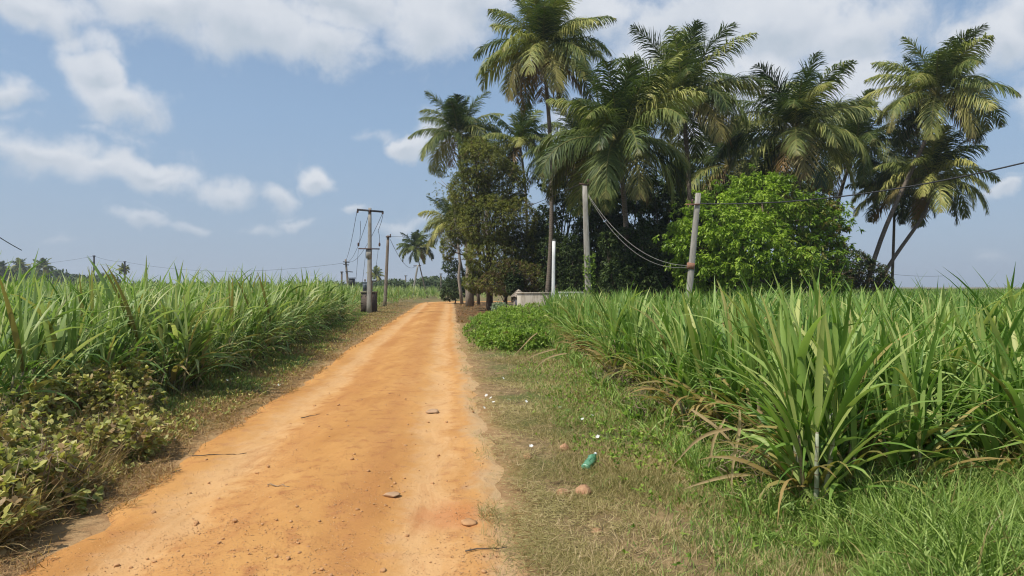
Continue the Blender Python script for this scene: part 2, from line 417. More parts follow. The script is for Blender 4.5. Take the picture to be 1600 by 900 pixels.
grove = (GX > -5) & (GX < 30) & (GY > 37) & (GY < 75)
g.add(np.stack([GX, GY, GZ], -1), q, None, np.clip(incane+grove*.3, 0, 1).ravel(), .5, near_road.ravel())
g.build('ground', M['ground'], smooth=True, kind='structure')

# road ribbon
tl = [(float(xl(y)), y) for y in np.concatenate([np.arange(-8, 16, .12), np.arange(16, 73, .8)])]
tr = [(float(xr(y)), y) for y in np.concatenate([np.arange(-8, 16, .12), np.arange(16, 73, .8)])]
tl += [(-10.8, 76), (-10.7, 79), (-9.5, 81.5), (-7, 83.3), (-2, 84.6), (6, 85.5), (20, 86.5), (60, 89)]
tr += [(-6.9, 75), (-6.6, 77), (-5.6, 78.5), (-3.5, 79.6), (0, 80.4), (7, 81.3), (20, 82.3), (60, 85)]
tl = np.array(tl); tr = np.array(tr); K = 56
u = np.linspace(-.06, 1.06, K)
P = tl[:, None, :]*(1-u)[None, :, None]+tr[:, None, :]*u[None, :, None]
jl = np.random.default_rng(3).normal(0, .09, (len(tl), 1)); jr = np.random.default_rng(4).normal(0, .085, (len(tl), 1))
ker = np.array([1, 2, 3, 2, 1.])/9
jl[:, 0] = np.convolve(jl[:, 0], ker, 'same'); jr[:, 0] = np.convolve(jr[:, 0], ker, 'same')
P[..., 0] += jl*(1-u)+jr*u
prof = .03*np.exp(-((u-.5)/.16)**2)-.035*np.exp(-((u-.20)/.10)**2)-.03*np.exp(-((u-.82)/.09)**2)+.012
edge = -.09*np.clip((np.abs(u-.5)-.46)/.10, 0, 1)**1.2
X_, Y_ = P[..., 0], P[..., 1]
nrnd = np.random.default_rng(8).normal(0, .0035, X_.shape)*(Y_ < 16)
Z = prof+edge+wob(X_, Y_, 2.3, .010)+wob(X_, Y_, 9.7, .005)+nrnd-.005
def road_z(x, y):
    t = (x-xl(y))/(xr(y)-xl(y))
    return np.interp(t, u, prof)+wob(x, y, 2.3, .010)+wob(x, y, 9.7, .005)-.005
g = Geo(); idx = np.arange(X_.size).reshape(X_.shape)
q = np.stack([idx[:-1, :-1], idx[:-1, 1:], idx[1:, 1:], idx[1:, :-1]], -1).reshape(-1, 4)
g.add(np.stack([X_, Y_, Z], -1), q, None, np.broadcast_to(u, X_.shape).ravel())
g.build('dirt_road', M['road'], smooth=True, kind='structure')

# ------------------------------------------------------------------ plant generators
def blades(G, base, az, th0, L, bend, w, K=7, pw=1.4, twist=0.0, fold=.25, tone=.5, dry=0.0, azd=0.0, r=rng):
    N = len(base); s = np.linspace(0, 1, K)[None, :]
    th = th0[:, None]+bend[:, None]*s**pw
    a = az[:, None]+np.asarray(azd)*s if np.ndim(azd) == 0 else az[:, None]+azd[:, None]*s
    a = np.broadcast_to(a, th.shape)
    d = np.stack([np.sin(th)*np.cos(a), np.sin(th)*np.sin(a), np.cos(th)], -1)
    mid = (d[:, 1:]+d[:, :-1])/2
    P = np.concatenate([np.zeros((N, 1, 3)), np.cumsum(mid, 1)], 1)*(L/(K-1))[:, None, None]+base[:, None, :]
    P[..., 2] = np.maximum(P[..., 2], .02)
    sd = np.stack([-np.sin(a), np.cos(a), np.zeros_like(a)], -1)
    nr = np.cross(sd, d)
    tw = (np.asarray(twist)*np.ones(N))[:, None]*(.4+s)
    side = sd*np.cos(tw)[..., None]+nr*np.sin(tw)[..., None]
    W = w[:, None]*np.clip(.45+s/.3, 0, 1)*np.clip(1-s**2.6, .03, 1)/2
    if K >= 6 and fold > 0:
        dr = np.clip(np.asarray(dry, float).reshape(-1, 1)*np.ones((N, 1))+np.clip((s-.86)*3, 0, .6)*(r.random((N, 1)) < .35), 0, 1)
    else: dr = np.broadcast_to(np.asarray(dry, float).reshape(-1, 1), (N, K)) if np.ndim(dry) else np.full((N, K), float(dry))
    G.strips(P, side, W, fold, tone, dr)

def cane_clump(seed, height=1.9, ns=6, nl=9, K=8, spread=.2, wid=.054, fold=.25, bias=None, stalks=True, dryf=.12, low=1.0, bk=1.0, lowt=.15):
    """one stool of sugarcane: returns (leaf Geo, list of stalk Geos)"""
    r = np.random.default_rng(seed)
    G = Geo(); ST = []
    for i in range(ns):
        a0 = r.uniform(0, 2*PI); rad = spread*math.sqrt(r.random())
        b = np.array((rad*math.cos(a0), rad*math.sin(a0), 0))
        lean = R(r.uniform(2, 15)); la = a0+r.uniform(-.6, .6)
        sh = height*r.uniform(.28, .5)
        top = b+sh*np.array((math.sin(lean)*math.cos(la), math.sin(lean)*math.sin(la), math.cos(lean)))
        if stalks:
            s = Geo(); t = np.linspace(0, 1, 5)[:, None]
            s.tube(b+(top-b)*t, np.array([.021, .02, .018, .016, .012]), 7, tone=r.uniform(.2, .9)); ST.append(s)
        n = nl+r.integers(-1, 2)
        t = np.sort(r.uniform(lowt, 1.0, n)); t[-3:] = 1.0
        base = b+(top-b)*t[:, None]
        plane = r.uniform(0, PI)
        az = plane+PI*(np.arange(n) % 2)+r.normal(0, .45, n)
        if bias is not None:
            k = r.random(n) < bias[1]
            az = np.where(k, bias[0]+r.normal(0, .6, n), az)
        th0 = R(6)+R(38)*(1-t)*low+R(12)*r.random(n)
        L = height*(.50+.26*r.random(n))*(.8+.2*t)
        bend = bk*(R(22)+R(95)*(1-t)*r.random(n)+R(125)*r.random(n)**2.6)
        w = wid*r.uniform(.45, 1.15, n)
        dry = np.where((t < .42) & (r.random(n) < dryf*4), r.uniform(.6, 1, n), np.where(r.random(n) < .07, r.uniform(.3, .8, n), 0))
        blades(G, base, az, th0, L, bend, w, K, r.uniform(1.2, 2.4), r.normal(0, .35, n), fold, r.random(n), dry, r.normal(0, .3, n), r)
        # young spear leaves
        m = 2
        blades(G, np.repeat(top[None], m, 0), r.uniform(0, 2*PI, m), R(2)+R(9)*r.random(m), height*r.uniform(.42, .62, m), R(20)*r.random(m), wid*.8*np.ones(m), K, 2.0, r.normal(0, .3, m), fold, .5+.5*r.random(m), 0, 0.0, r)
    return G, ST

def stem_mat(name, c0, c1):
    m, nt, N, L = new_mat(name)
    tc = N.new('ShaderNodeTexCoord'); sp = N.new('ShaderNodeSeparateXYZ'); L.new(tc.outputs['Object'], sp.inputs[0])
    f = math_(nt, 'FRACT', math_(nt, 'MULTIPLY', sp.outputs[2], 9))
    node = mapr(nt, f, .88, .96)
    n = noise(nt, 8, 4)
    col = ramp(nt, n, [(.35, c0), (.65, c1)])
    col = mixc(nt, node, col, (.16, .11, .06))
    finish(nt, col, .6, f, .3, .005)
    return m
M['stem'] = stem_mat('cane_stalk', (.24, .24, .13), (.38, .42, .30))
M['stem_brown'] = stem_mat('cane_stalk_sheathed', (.13, .12, .05), (.26, .22, .11))

# ------------------------------------------------------------------ sugarcane
def make_clump(seed, mat, loc, rz, label, group, stem='stem_brown', **k):
    root = empty('sugarcane_clump', loc, rz)
    tag(root, label, 'sugarcane', group)
    G, ST = cane_clump(seed, **k)
    G.build('foliage', mat, root)
    for s in ST: s.build('stalk', M[stem], root, smooth=True)
    return root

LBL_L = 'tall green sugarcane clump in the dense edge rows left of the orange road'
LBL_R = 'tall green sugarcane clump in the dense edge rows right of the orange road'
protoL = []; protoR = []
usedL = []; usedR = []
# rows on the left
def scatter_rows(rowf, y0, y1, nrow, sp, row_sp, side, seed):
    r = np.random.default_rng(seed); pts = []
    for k in range(nrow):
        y = y0+r.uniform(0, sp)
        while y < y1:
            x = rowf(y)+side*(k*row_sp+.0)+r.normal(0, .12)
            pts.append((x, y+r.normal(0, .06), k)); y += sp*(1+.016*max(0, y-12))*r.uniform(.8, 1.25)
    return pts
def vis(x, y, m=1.0): return abs(x) < .8*y+m
ptsL = [p for p in scatter_rows(cl, 7.0, 46, 4, .62, .85, -1, 21) if vis(p[0], p[1], .9)]
ptsR = [p for p in scatter_rows(lambda y: cr(y)+.1, 5.0, 33, 4, .55, .8, 1, 22) if vis(p[0], p[1], .9)]
# front boundary of the right field, running away from the road
rr = np.random.default_rng(23)
for k in range(4):
    x = 3.4+.3*k+ (0 if k else 0)
    while x < 8.5:
        y = 5.55+(x-2.4)*.34+k*.75+rr.normal(0, .12)
        if vis(x, y, 1.0) and y < 12 and x > cr(y)+2.8 or (k < 1 and vis(x, y, 1)): ptsR.append((x, y, k))
        x += .55*rr.uniform(.8, 1.2)
ptsL.sort(key=lambda p: p[1]+2.5*p[2]); ptsR.sort(key=lambda p: p[1]+2.0*p[2])
indL, restL = ptsL[:135], ptsL[135:]
indR, restR = ptsR[:135], ptsR[135:]
for i in range(7):
    kw = dict(height=2.15, ns=6, nl=11, wid=.076, bias=(0.0, .3), lowt=.03, dryf=.08) if i < 5 else dict(height=2.3, ns=4, nl=9, wid=.085, bias=(-.3, .25))
    kr = dict(height=1.86, ns=8, nl=10, bias=(PI, .22), dryf=.2, wid=.064, bk=.9)
    protoL.append((101+i, kw)); protoR.append((201+i, kr))
def place_inds(pts, protos, mat, label, group, hz, seed):
    r = np.random.default_rng(seed); built = {}
    for j, (x, y, k) in enumerate(pts):
        i = int(r.integers(len(protos)))
        z = float(ground_z(x, y))
        rz = r.normal(0, .55)
        if i not in built:
            c = built[i] = make_clump(protos[i][0], mat, (x, y, z), rz, label, group, **protos[i][1])
        else:
            c = copy_tree(built[i]); c.location = (x, y, z); c.rotation_euler = (0, 0, rz)
        s = r.uniform(.80, 1.12)*hz(x, y)
        c.scale = (s*r.uniform(.95, 1.1), s*r.uniform(.95, 1.1), s)
hL = lambda x, y: .89+.12*np.clip((y-10)/20, 0, 1) if y < 32 else 1.01-.07*min(1, (y-32)/12)
hR = lambda x, y: .93-.07*min(1, max(0, y-7)/10)
place_inds(indL, protoL, M['cane'], LBL_L, 'sugarcane clumps along the left field edge', hL, 31)
place_inds(indR, protoR, M['cane_r'], LBL_R, 'sugarcane clumps along the right field edge', hR, 32)

# two clumps one can point to
make_clump(301, M['cane_r'], (2.42, 5.15, .02), .4, 'big dark green sugarcane clump with thick pale stalk at front of the right field', None,
           stem='stem', height=1.85, ns=8, nl=11, K=10, wid=.078, spread=.17, bias=(1.2, .15), dryf=.05, low=.8, bk=.5)
make_clump(305, M['cane'], (-5.75, 11.2, .05), 0, 'sugarcane clump standing forward beside the road at left, brown dry stems at its foot', None,
           height=1.98, ns=8, nl=9, K=9, wid=.088, spread=.25, bias=(.1, .2), dryf=.2)

# the mass behind them: one object per field
def field_mass(name, label, pts, mat, hz, seed, heights=2.0, nvar=8, wid=.085, bias=None, lod=14):
    r = np.random.default_rng(seed); G = Geo()
    pts = np.array([(p[0], p[1]) for p in pts])
    var = r.integers(nvar, size=len(pts))
    for v in range(nvar):
        src, _ = cane_clump(seed*10+v, height=heights, ns=lod//4, nl=7, K=5, wid=wid, fold=0, stalks=False, bias=bias, spread=.3)
        s = pts[var == v]
        if not len(s): continue
        P3 = np.stack([s[:, 0], s[:, 1], np.full(len(s), .03)], 1)
        sc = r.uniform(.78, 1.12, len(s))*np.array([hz(a, b) for a, b in s])
        G.place_many(src, P3, r.normal(0, .8, len(s)), np.stack([sc*1.1, sc*1.1, sc], 1), r.normal(0, .04, (len(s), 2)))
    return G.build(name, mat, label=label, cat='sugarcane', kind='stuff')
def fill(xf0, xf1, y0, y1, sp, seed):
    r = np.random.default_rng(seed); out = []; y = y0
    while y < y1:
        s = sp*(1+max(0, y-15)*.03)
        a, b = xf0(y), xf1(y); x = a
        while x < b:
            if vis(x, y, 4): out.append((x+r.normal(0, .2*s), y+r.normal(0, .2*s)))
            x += s
        y += s
    return out
ml = restL+fill(lambda y: -.8*y-2, lambda y: cl(y)-3.2, 7, 46, .72, 41)+fill(lambda y: -.8*y-2, lambda y: -11.6-.02*(y-46), 46, 150, .72, 42)
field_mass('sugarcane_field', 'dense mass of sugarcane filling the field left of the road', ml, M['cane'], hL, 5, heights=2.12, bias=(0., .2))
mr = restR+fill(lambda y: max(cr(min(y, 34))+3.0, 3.8 if y < 12 else 0), lambda y: .8*y+2, 7.5, 33, .66, 43)+fill(lambda y: max(18, .5*y), lambda y: .8*y+2, 33, 160, .8, 44)
mr = [p for p in mr if not (p[0] < 6 and p[1] < 7.2)]+fill(lambda y: .8*y+1.2, lambda y: .8*y+4, 4.8, 9, .66, 47)
hR2 = lambda x, y: .92-.06*min(1, max(0, y-8)/10)
field_mass('sugarcane_field', 'dense mass of sugarcane filling the field right of the road', mr, M['cane_r'], hR2, 6, heights=1.86)
mf = fill(lambda y: -.30*y, lambda y: -.03*y if y > 90 else xl(y)-3.2, 50, 150, .75, 45)
mf = [p for p in mf if p[1] > 88 or p[0] < xl(p[1])-3.0]
field_mass('young_crop_field', 'low pale green young crop beyond the bend of the road', mf, M['cane'], lambda x, y: 1.0, 7, heights=1.15, wid=.06)

# ------------------------------------------------------------------ palms
def palm_geo(seed, n=26, Rr=4.6, lf=80, fronds=None, tone0=.5, dead=3, up=1.0, lw=.064, wind=0.0):
    """crown Geo around the origin; fronds may list (azimuth, angle from vertical, bend, length factor)"""
    r = np.random.default_rng(seed); G = Geo(); D = Geo()
    items = []
    lf = int(lf*1.15); n = int(n*1.25); Rr = Rr*1.1
    for i in range(n):
        a = (i+.5)/n
        az = i*2.39996+r.normal(0, .25)
        th = R(3)+R(104)*a**.9*up+r.normal(0, R(6))
        bend = R(22)+R(72)*math.sin(min(a, .8)/.8*PI*.5)*r.uniform(.75, 1.25)
        items.append((az, th, bend, r.uniform(.86, 1.06)*(1.0 if a > .12 else .8), 0, a))
    for i in range(dead):
        items.append((r.uniform(0, 2*PI), R(r.uniform(115, 140)), R(r.uniform(25, 45)), r.uniform(.6, .85), 1, 1))
    for az, th0, bend, lk, dd, a in items:
        L = Rr*lk; K = 13; s = np.linspace(0, 1, K)
        th = np.minimum(th0+bend*s**1.5, R(176))
        az_ = az+r.normal(0, .12)*s
        d = np.stack([np.sin(th)*np.cos(az_)+wind*s, np.sin(th)*np.sin(az_), np.cos(th)], -1)
        d /= np.linalg.norm(d, axis=1, keepdims=True)
        P = np.concatenate([np.zeros((1, 3)), np.cumsum((d[1:]+d[:-1])/2, 0)*L/(K-1)])
        tgt = D if dd else G
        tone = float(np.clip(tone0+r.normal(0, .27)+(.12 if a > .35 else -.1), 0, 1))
        drym = 1.0 if dd else (float(r.uniform(.25, .6)) if a > .8 and r.random() < .25 else 0.0)
        tgt.tube(P, np.linspace(.05, .012, K), 4, tone=min(1, tone+.3), cap=False, dry=max(drym, .35))
        # leaflets
        nl = lf if not dd else lf//2
        t = np.clip(np.linspace(.14, .995, nl)+r.normal(0, .004, nl), .13, 1)
        base = np.stack([np.interp(t, s, P[:, k]) for k in range(3)], -1)
        dv = np.stack([np.interp(t, s, d[:, k]) for k in range(3)], -1); dv /= np.linalg.norm(dv, axis=1, keepdims=True)
        sv = np.stack([-np.sin(az)*np.ones(nl), np.cos(az)*np.ones(nl), np.zeros(nl)], -1)
        roll = r.normal(0, .35)
        nv = np.cross(sv, dv)
        sv = sv*math.cos(roll)+nv*math.sin(roll)
        nv = np.cross(sv, dv)
        for sg in (-1, 1):
            ll = Rr*.28*(np.sin(np.clip(t*.92+.10, 0, 1)*PI)**.6+.08)*r.uniform(.85, 1.1, nl)
            fw = .55+.55*t
            d0 = sv*sg+dv*fw[:, None]-nv*.0
            d0 = d0+r.normal(0, .17, (nl, 3)); d0[:, 2] += .18
            d0 /= np.linalg.norm(d0, axis=1, keepdims=True)
            kk = 4; ss = np.linspace(0, 1, kk)
            grav = r.uniform(.7, 2.0, nl)*(1.15 if a > .2 else .45)
            dd_ = d0[:, None, :]+np.array((0, 0, -1.))*(grav[:, None]*ss[None, :]**1.2)[..., None]*1.25
            dd_ /= np.linalg.norm(dd_, axis=2, keepdims=True)
            PP = base[:, None, :]+np.concatenate([np.zeros((nl, 1, 3)), np.cumsum((dd_[:, 1:]+dd_[:, :-1])/2, 1)], 1)*(ll/(kk-1))[:, None, None]
            sd = np.cross(dd_, dv[:, None, :]); sd = np.cross(dd_, sd); sd /= np.linalg.norm(sd, axis=2, keepdims=True)+1e-9
            W = lw/2*np.array([.8, 1, .75, .12])[None, :]*np.ones((nl, 1))
            keep = r.random(nl) > (.04 if not dd else .35)
            tn = np.clip(tone+r.normal(0, .13, nl), 0, 1)
            tgt.strips(PP[keep], sd[keep], W[keep], 0, tn[keep], np.full(keep.sum(), drym)+np.where(t[keep] > .93, .25, 0)*(1 if a > .3 else 0))
    return G, D
def curve_pts(pts, n=14):
    P = np.asarray(pts, float)
    if len(P) == 2: P = np.stack([P[0], (P[0]+P[1])/2, P[1]])
    t = np.linspace(0, 1, len(P)); T = np.linspace(0, 1, n)
    out = []
    for k in range(3):
        c = np.polyfit(t, P[:, k], len(P)-1); out.append(np.polyval(c, T))
    return np.stack(out, -1)
def palm(label, trunk_px, Y, seed, Rr=4.6, n=26, group=None, base_y=None, pale=False, nuts=True, lf=60, **k):
    """trunk_px: pixels (px,py) the trunk passes through from its foot to the crown centre"""
    by = Y if base_y is None else base_y
    pts = []
    m = len(trunk_px)
    for i, (px, py) in enumerate(trunk_px):
        yy = by+(Y-by)*i/(m-1)
        p = at(px, py, yy)
        if i == 0: p[2] = -.1
        pts.append(p)
    T = curve_pts(pts, 16)
    root = empty('coconut_palm', T[0]); root.location = tuple(T[0])
    tag(root, label, 'palm tree', group)
    off = T[0]
    g = Geo(); rad = np.interp(np.linspace(0, 1, 16), [0, .06, .2, 1], [.24, .17, .145, .11])*(Rr/4.6)
    g.tube(T-off, rad, 9); g.build('trunk', M['palm_bark_pale'] if pale else M['palm_bark'], root, smooth=True)
    C, D = palm_geo(seed, n, Rr, lf, **k)
    top = T[-1]-off
    o = C.build('crown', M['palm'], root); o.location = tuple(top)
    if D.n:
        o = D.build('dead_frond_skirt', M['palm'], root); o.location = tuple(top)
    if nuts:
        r = np.random.default_rng(seed+7)
        for j in range(2):
            g = Geo(); a = r.uniform(-PI, 0)
            c0 = np.array((math.cos(a)*.38, math.sin(a)*.38, -.35))
            for i in range(7):
                c = c0+r.normal(0, .14, 3)
                t = np.linspace(0, PI, 6)
                g.lathe(np.stack([.11*np.sin(t)+.001, -.14*np.cos(t)], -1), c, 8)
            o = g.build('coconut_bunch', M['coconut'], root, smooth=True); o.location = tuple(top)
    return root
palm('tallest coconut palm, its long bare trunk rising behind the white post', [(852, 495), (862, 330), (858, 190), (848, 82)], 43, 501, Rr=4.9, n=30, lf=66, dead=7)
palm('leftmost tall coconut palm of the grove, yellowing fronds hanging over the fine leaved tree', [(737, 482), (733, 360), (722, 270), (716, 212)], 60, 502, Rr=4.6, n=26, dead=3)
palm('low coconut palm behind the roadside trunks, crown peeping out left below the leftmost tall palm', [(733, 478), (722, 420), (707, 352)], 74, 503, Rr=4.3, n=22, dead=1)
palm('big coconut palm with broad drooping fronds behind the grey pole', [(985, 490), (978, 350), (966, 222)], 37, 504, Rr=5.4, n=30, lf=70, dead=2)
palm('tall coconut palm right of the grey pole, its head above its neighbours', [(1075, 490), (1078, 330), (1066, 158)], 43, 505, Rr=5.5, n=28, lf=66, dead=2)
palm('coconut palm standing directly behind the bright green mango tree', [(1255, 490), (1250, 340), (1243, 208)], 43, 506, Rr=5.6, n=30, lf=66, dead=3)
palm('rightmost coconut palm, tall leaning trunk and crown highest at right', [(1345, 478), (1385, 352), (1432, 250), (1464, 150)], 44, 507, Rr=4.8, n=28, lf=66, dead=2)
palm('shorter leaning coconut palm with curved trunk under the rightmost crown', [(1350, 480), (1400, 398), (1440, 340), (1456, 280)], 45, 508, Rr=4.2, n=24, dead=2)
palm('small coconut palm crown hanging on the leaning trunks at right', [(1392, 480), (1396, 380), (1398, 300)], 50, 509, Rr=3.6, n=18, dead=2)
palm('coconut palm with thin dark trunk between the mango tree and the leaning palms', [(1298, 480), (1303, 350), (1338, 232)], 49, 510, Rr=4.8, n=24, dead=2)
palm('slender coconut palm with thin pale trunk beside the tallest palm', [(820, 490), (823, 340), (812, 225)], 54, 511, Rr=3.8, n=18, pale=True, dead=1)
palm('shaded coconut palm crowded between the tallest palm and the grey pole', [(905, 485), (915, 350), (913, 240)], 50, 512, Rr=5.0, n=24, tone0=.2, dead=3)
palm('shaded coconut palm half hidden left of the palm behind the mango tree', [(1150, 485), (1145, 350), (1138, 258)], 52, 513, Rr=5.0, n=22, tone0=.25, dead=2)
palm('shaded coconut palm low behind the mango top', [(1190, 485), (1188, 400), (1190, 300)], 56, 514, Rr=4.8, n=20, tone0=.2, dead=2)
palm('lone coconut palm beyond the road bend, standing over the open field', [(668, 460), (658, 425), (650, 388)], 112, 515, Rr=3.6, n=20, nuts=False, lf=36, dead=1, lw=.12)
palm('small far coconut palm right of the roadside transformer', [(590, 456), (589, 440), (588, 430)], 190, 516, Rr=3.2, n=16, nuts=False, lf=24, dead=0, lw=.14)
FG = 'tiny coconut palms on the far left horizon'
palm('tiny coconut palm on the far horizon, second from the left edge', [(34, 446), (34, 430), (32, 416)], 230, 517, Rr=3.6, n=16, nuts=False, lf=22, dead=0, lw=.2, group=FG)
palm('tiny dark coconut palm on the far horizon left of the distant line pole', [(69, 446), (69, 430), (68, 417)], 215, 518, Rr=3.6, n=16, nuts=False, lf=22, dead=0, lw=.2, group=FG)
palm('tiny coconut palm at the far left horizon edge', [(3, 446), (3, 430), (2, 418)], 235, 519, Rr=3.2, n=14, nuts=False, lf=22, dead=0, lw=.2, group=FG)
palm('far palm with ragged round head behind the left cane', [(195, 448), (194, 436), (193, 421)], 150, 520, Rr=1.6, n=16, nuts=False, lf=24, dead=1, lw=.14)
# fan palm far right
root = empty('palmyra_palm', at(1382, 460, 150)*np.array((1, 1, 0))); tag(root, 'tiny round headed palmyra palm on the right horizon', 'palm tree')
g = Geo(); g.tube([(0, 0, 0), (0, 0, 1.3)], [.16, .12], 7); g.build('trunk', M['palm_bark'], root)
g = Geo(); r = np.random.default_rng(9); n = 260
d = r.normal(0, 1, (n, 3)); d /= np.linalg.norm(d, axis=1, keepdims=True)
P = np.array((0, 0, 1.35))+d[:, None, :]*np.linspace(.3, 1.25, 3)[None, :, None]*1.0
sd = np.cross(d, r.normal(0, 1, (n, 3))); sd /= np.linalg.norm(sd, axis=1, keepdims=True)
g.strips(P, np.repeat(sd[:, None], 3, 1), np.tile([.02, .09, .05], (n, 1)), 0, r.random(n)); g.build('crown', M['far'], root)

# ------------------------------------------------------------------ broadleaf trees and bushes
def rosettes(G, C, out, nl, L, w, droop=.5, r=rng, K=3, spread=.9, tone=None, dry=None):
    N = len(C)
    o = np.repeat(out, nl, 0); c = np.repeat(C, nl, 0); n = N*nl
    d = o*.5+r.normal(0, spread, (n, 3))*.7; d /= np.linalg.norm(d, axis=1, keepdims=True)+1e-9
    s = np.linspace(0, 1, K)
    dd = d[:, None, :]+np.array((0, 0, -1.))*droop*s[None, :, None]*1.6
    dd /= np.linalg.norm(dd, axis=2, keepdims=True)
    Ls = L*r.uniform(.65, 1.2, n)
    P = c[:, None]+np.concatenate([np.zeros((n, 1, 3)), np.cumsum((dd[:, 1:]+dd[:, :-1])/2, 1)], 1)*(Ls/(K-1))[:, None, None]
    ref = r.normal(0, .35, (n, 3)); ref[:, 2] += 1
    sd = np.cross(dd, ref[:, None, :]); sd /= np.linalg.norm(sd, axis=2, keepdims=True)+1e-9
    prof = {3: [.35, 1, .12], 4: [.3, 1, .85, .1], 5: [.25, .85, 1, .7, .08]}[K]
    W = w/2*np.array(prof)[None, :]*r.uniform(.8, 1.15, (n, 1))
    if tone is None: t = r.random(n)
    else: t = np.clip(np.repeat(tone, nl)+r.normal(0, .13, n), 0, 1)
    dr = 0.0 if dry is None else np.clip(np.repeat(dry, nl)*r.uniform(.5, 1.2, n), 0, 1)
    G.strips(P, sd, W, 0, t, dr)
def lobe_points(lobes, n, r, inner=.25, clus=0):
    if clus:
        C, O = lobe_points(lobes, n//clus, r, inner)
        s = r.uniform(.6, 1.2, len(C)); C = np.repeat(C, clus, 0); O = np.repeat(O, clus, 0); s = np.repeat(s, clus)[:, None]
        d = r.normal(0, 1, C.shape)*np.array((1, 1, .7)); d += O*.3
        return C+d*.28*s, O
    C = []; O = []
    vol = np.array([l[3]*l[4]+l[4]*l[5]+l[3]*l[5] for l in lobes]); cnt = (vol/vol.sum()*n).astype(int)
    Ls = np.array(lobes)
    for l, m in zip(lobes, cnt):
        d = r.normal(0, 1, (m, 3)); d /= np.linalg.norm(d, axis=1, keepdims=True)
        rad = np.where(r.random(m) < inner, r.uniform(.3, .85, m), r.uniform(.82, 1.06, m))
        p = np.array(l[:3])+d*rad[:, None]*np.array(l[3:6])
        q = ((p[:, None, :]-Ls[None, :, :3])/Ls[None, :, 3:6]); dist = np.linalg.norm(q, axis=2)
        keep = (dist.min(1) > .62) | (r.random(m) < .25)
        C.append(p[keep]); O.append(d[keep])
    return np.concatenate(C), np.concatenate(O)
def limbs(G, base, top, lobes, r, r0=.22, twigs=3):
    t = np.linspace(0, 1, 7)[:, None]; P = np.asarray(base)+(np.asarray(top)-np.asarray(base))*t
    P[1:-1] += r.normal(0, .07, (5, 3))
    G.tube(P, np.linspace(r0, r0*.62, 7), 9)
    for l in lobes:
        e = np.array(l[:3]); s0 = P[r.integers(3, 7)]
        tt = np.linspace(0, 1, 6)[:, None]; Q = s0+(e-s0)*tt+np.array((0, 0, 1.))*np.sin(tt*PI)*.25*r.random()
        Q[1:-1] += r.normal(0, .10, (4, 3))
        G.tube(Q, np.linspace(r0*.45, r0*.13, 6), 6)
        for k in range(twigs):
            d = r.normal(0, 1, 3); d /= np.linalg.norm(d); f = e+d*np.array(l[3:6])*r.uniform(.75, 1.0)
            s1 = Q[r.integers(2, 6)]; tt4 = np.linspace(0, 1, 5)[:, None]; q4 = s1+(f-s1)*tt4; q4[1:-1] += r.normal(0, .12, (3, 3))
            G.tube(q4, np.linspace(r0*.16, r0*.04, 5), 5, cap=False)
def tree(name, label, cat, base, lobes, seed, mat, n, nl, L, w, droop=.5, bark='bark', r0=.22, trunk_h=.4, twigs=3, group=None, inner=.25, tone_f=None, dry_f=None, K=3, spread=.9, clus=0):
    """lobes in world metres (cx,cy,cz,rx,ry,rz)"""
    r = np.random.default_rng(seed)
    base = np.array(base, float); root = empty(name, base); tag(root, label, cat, group)
    lb = [tuple(np.array(l[:3])-base)+tuple(l[3:6]) for l in lobes]
    cz = np.mean([l[2] for l in lb]); cx = np.mean([l[0] for l in lb]); cy = np.mean([l[1] for l in lb])
    g = Geo(); limbs(g, (0, 0, -.1), (cx*.5, cy*.5, cz*trunk_h), lb, r, r0, twigs)
    g.build('trunk', M[bark], root, smooth=True)
    g = Geo(); C, O = lobe_points(lb, n, r, inner, clus)
    tn = None; dr = None
    cl_t = np.random.default_rng(seed+1)
    if tone_f: tn = tone_f(C+base, cl_t)
    if dry_f: dr = dry_f(C+base, cl_t)
    rosettes(g, C, O, nl, L, w, droop, r, K, spread, tn, dr)
    g.build('crown', mat, root)
    return root
def lob(px, py, Y, rx, rz, ry=None):
    """lobe centred at pixel with radii given in pixels, depth ry metres"""
    c = at(px, py, Y); return (c[0], c[1], c[2], rx*Y/F, (rx*Y/F*.9 if ry is None else ry), rz*Y/F)
def base_at(px, Y): return ((px-800)/F*Y, Y, 0.0)

# mango
Ym = 35
ml_ = [lob(1190, 318, Ym, 55, 42), lob(1120, 345, Ym-1, 52, 40), lob(1085, 385, Ym-1, 40, 38), lob(1160, 385, Ym-2, 60, 45), lob(1230, 340, Ym, 55, 45),
       lob(1275, 370, Ym+1, 45, 45), lob(1215, 405, Ym-1.5, 60, 42), lob(1285, 410, Ym, 36, 38), lob(1110, 425, Ym-1, 50, 28), lob(1170, 440, Ym-1, 70, 28), lob(1250, 440, Ym, 50, 25),
       lob(1145, 305, Ym+.5, 30, 22), lob(1300, 345, Ym+1, 22, 20)]
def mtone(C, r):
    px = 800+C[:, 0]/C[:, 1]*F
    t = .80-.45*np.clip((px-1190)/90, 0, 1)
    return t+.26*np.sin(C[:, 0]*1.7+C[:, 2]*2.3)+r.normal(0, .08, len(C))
def mdry(C, r):
    px = 800+C[:, 0]/C[:, 1]*F
    return np.clip((px-1200)/100, 0, 1)*(r.random(len(C)) < .28)*.8
tree('mango_tree', 'broad round mango tree with glossy bright green leaves', 'tree', base_at(1190, Ym), ml_, 61, M['mango'], 5600, 10, .29, .085, .7, r0=.3, tone_f=mtone, dry_f=mdry, K=4, inner=.3, clus=8)

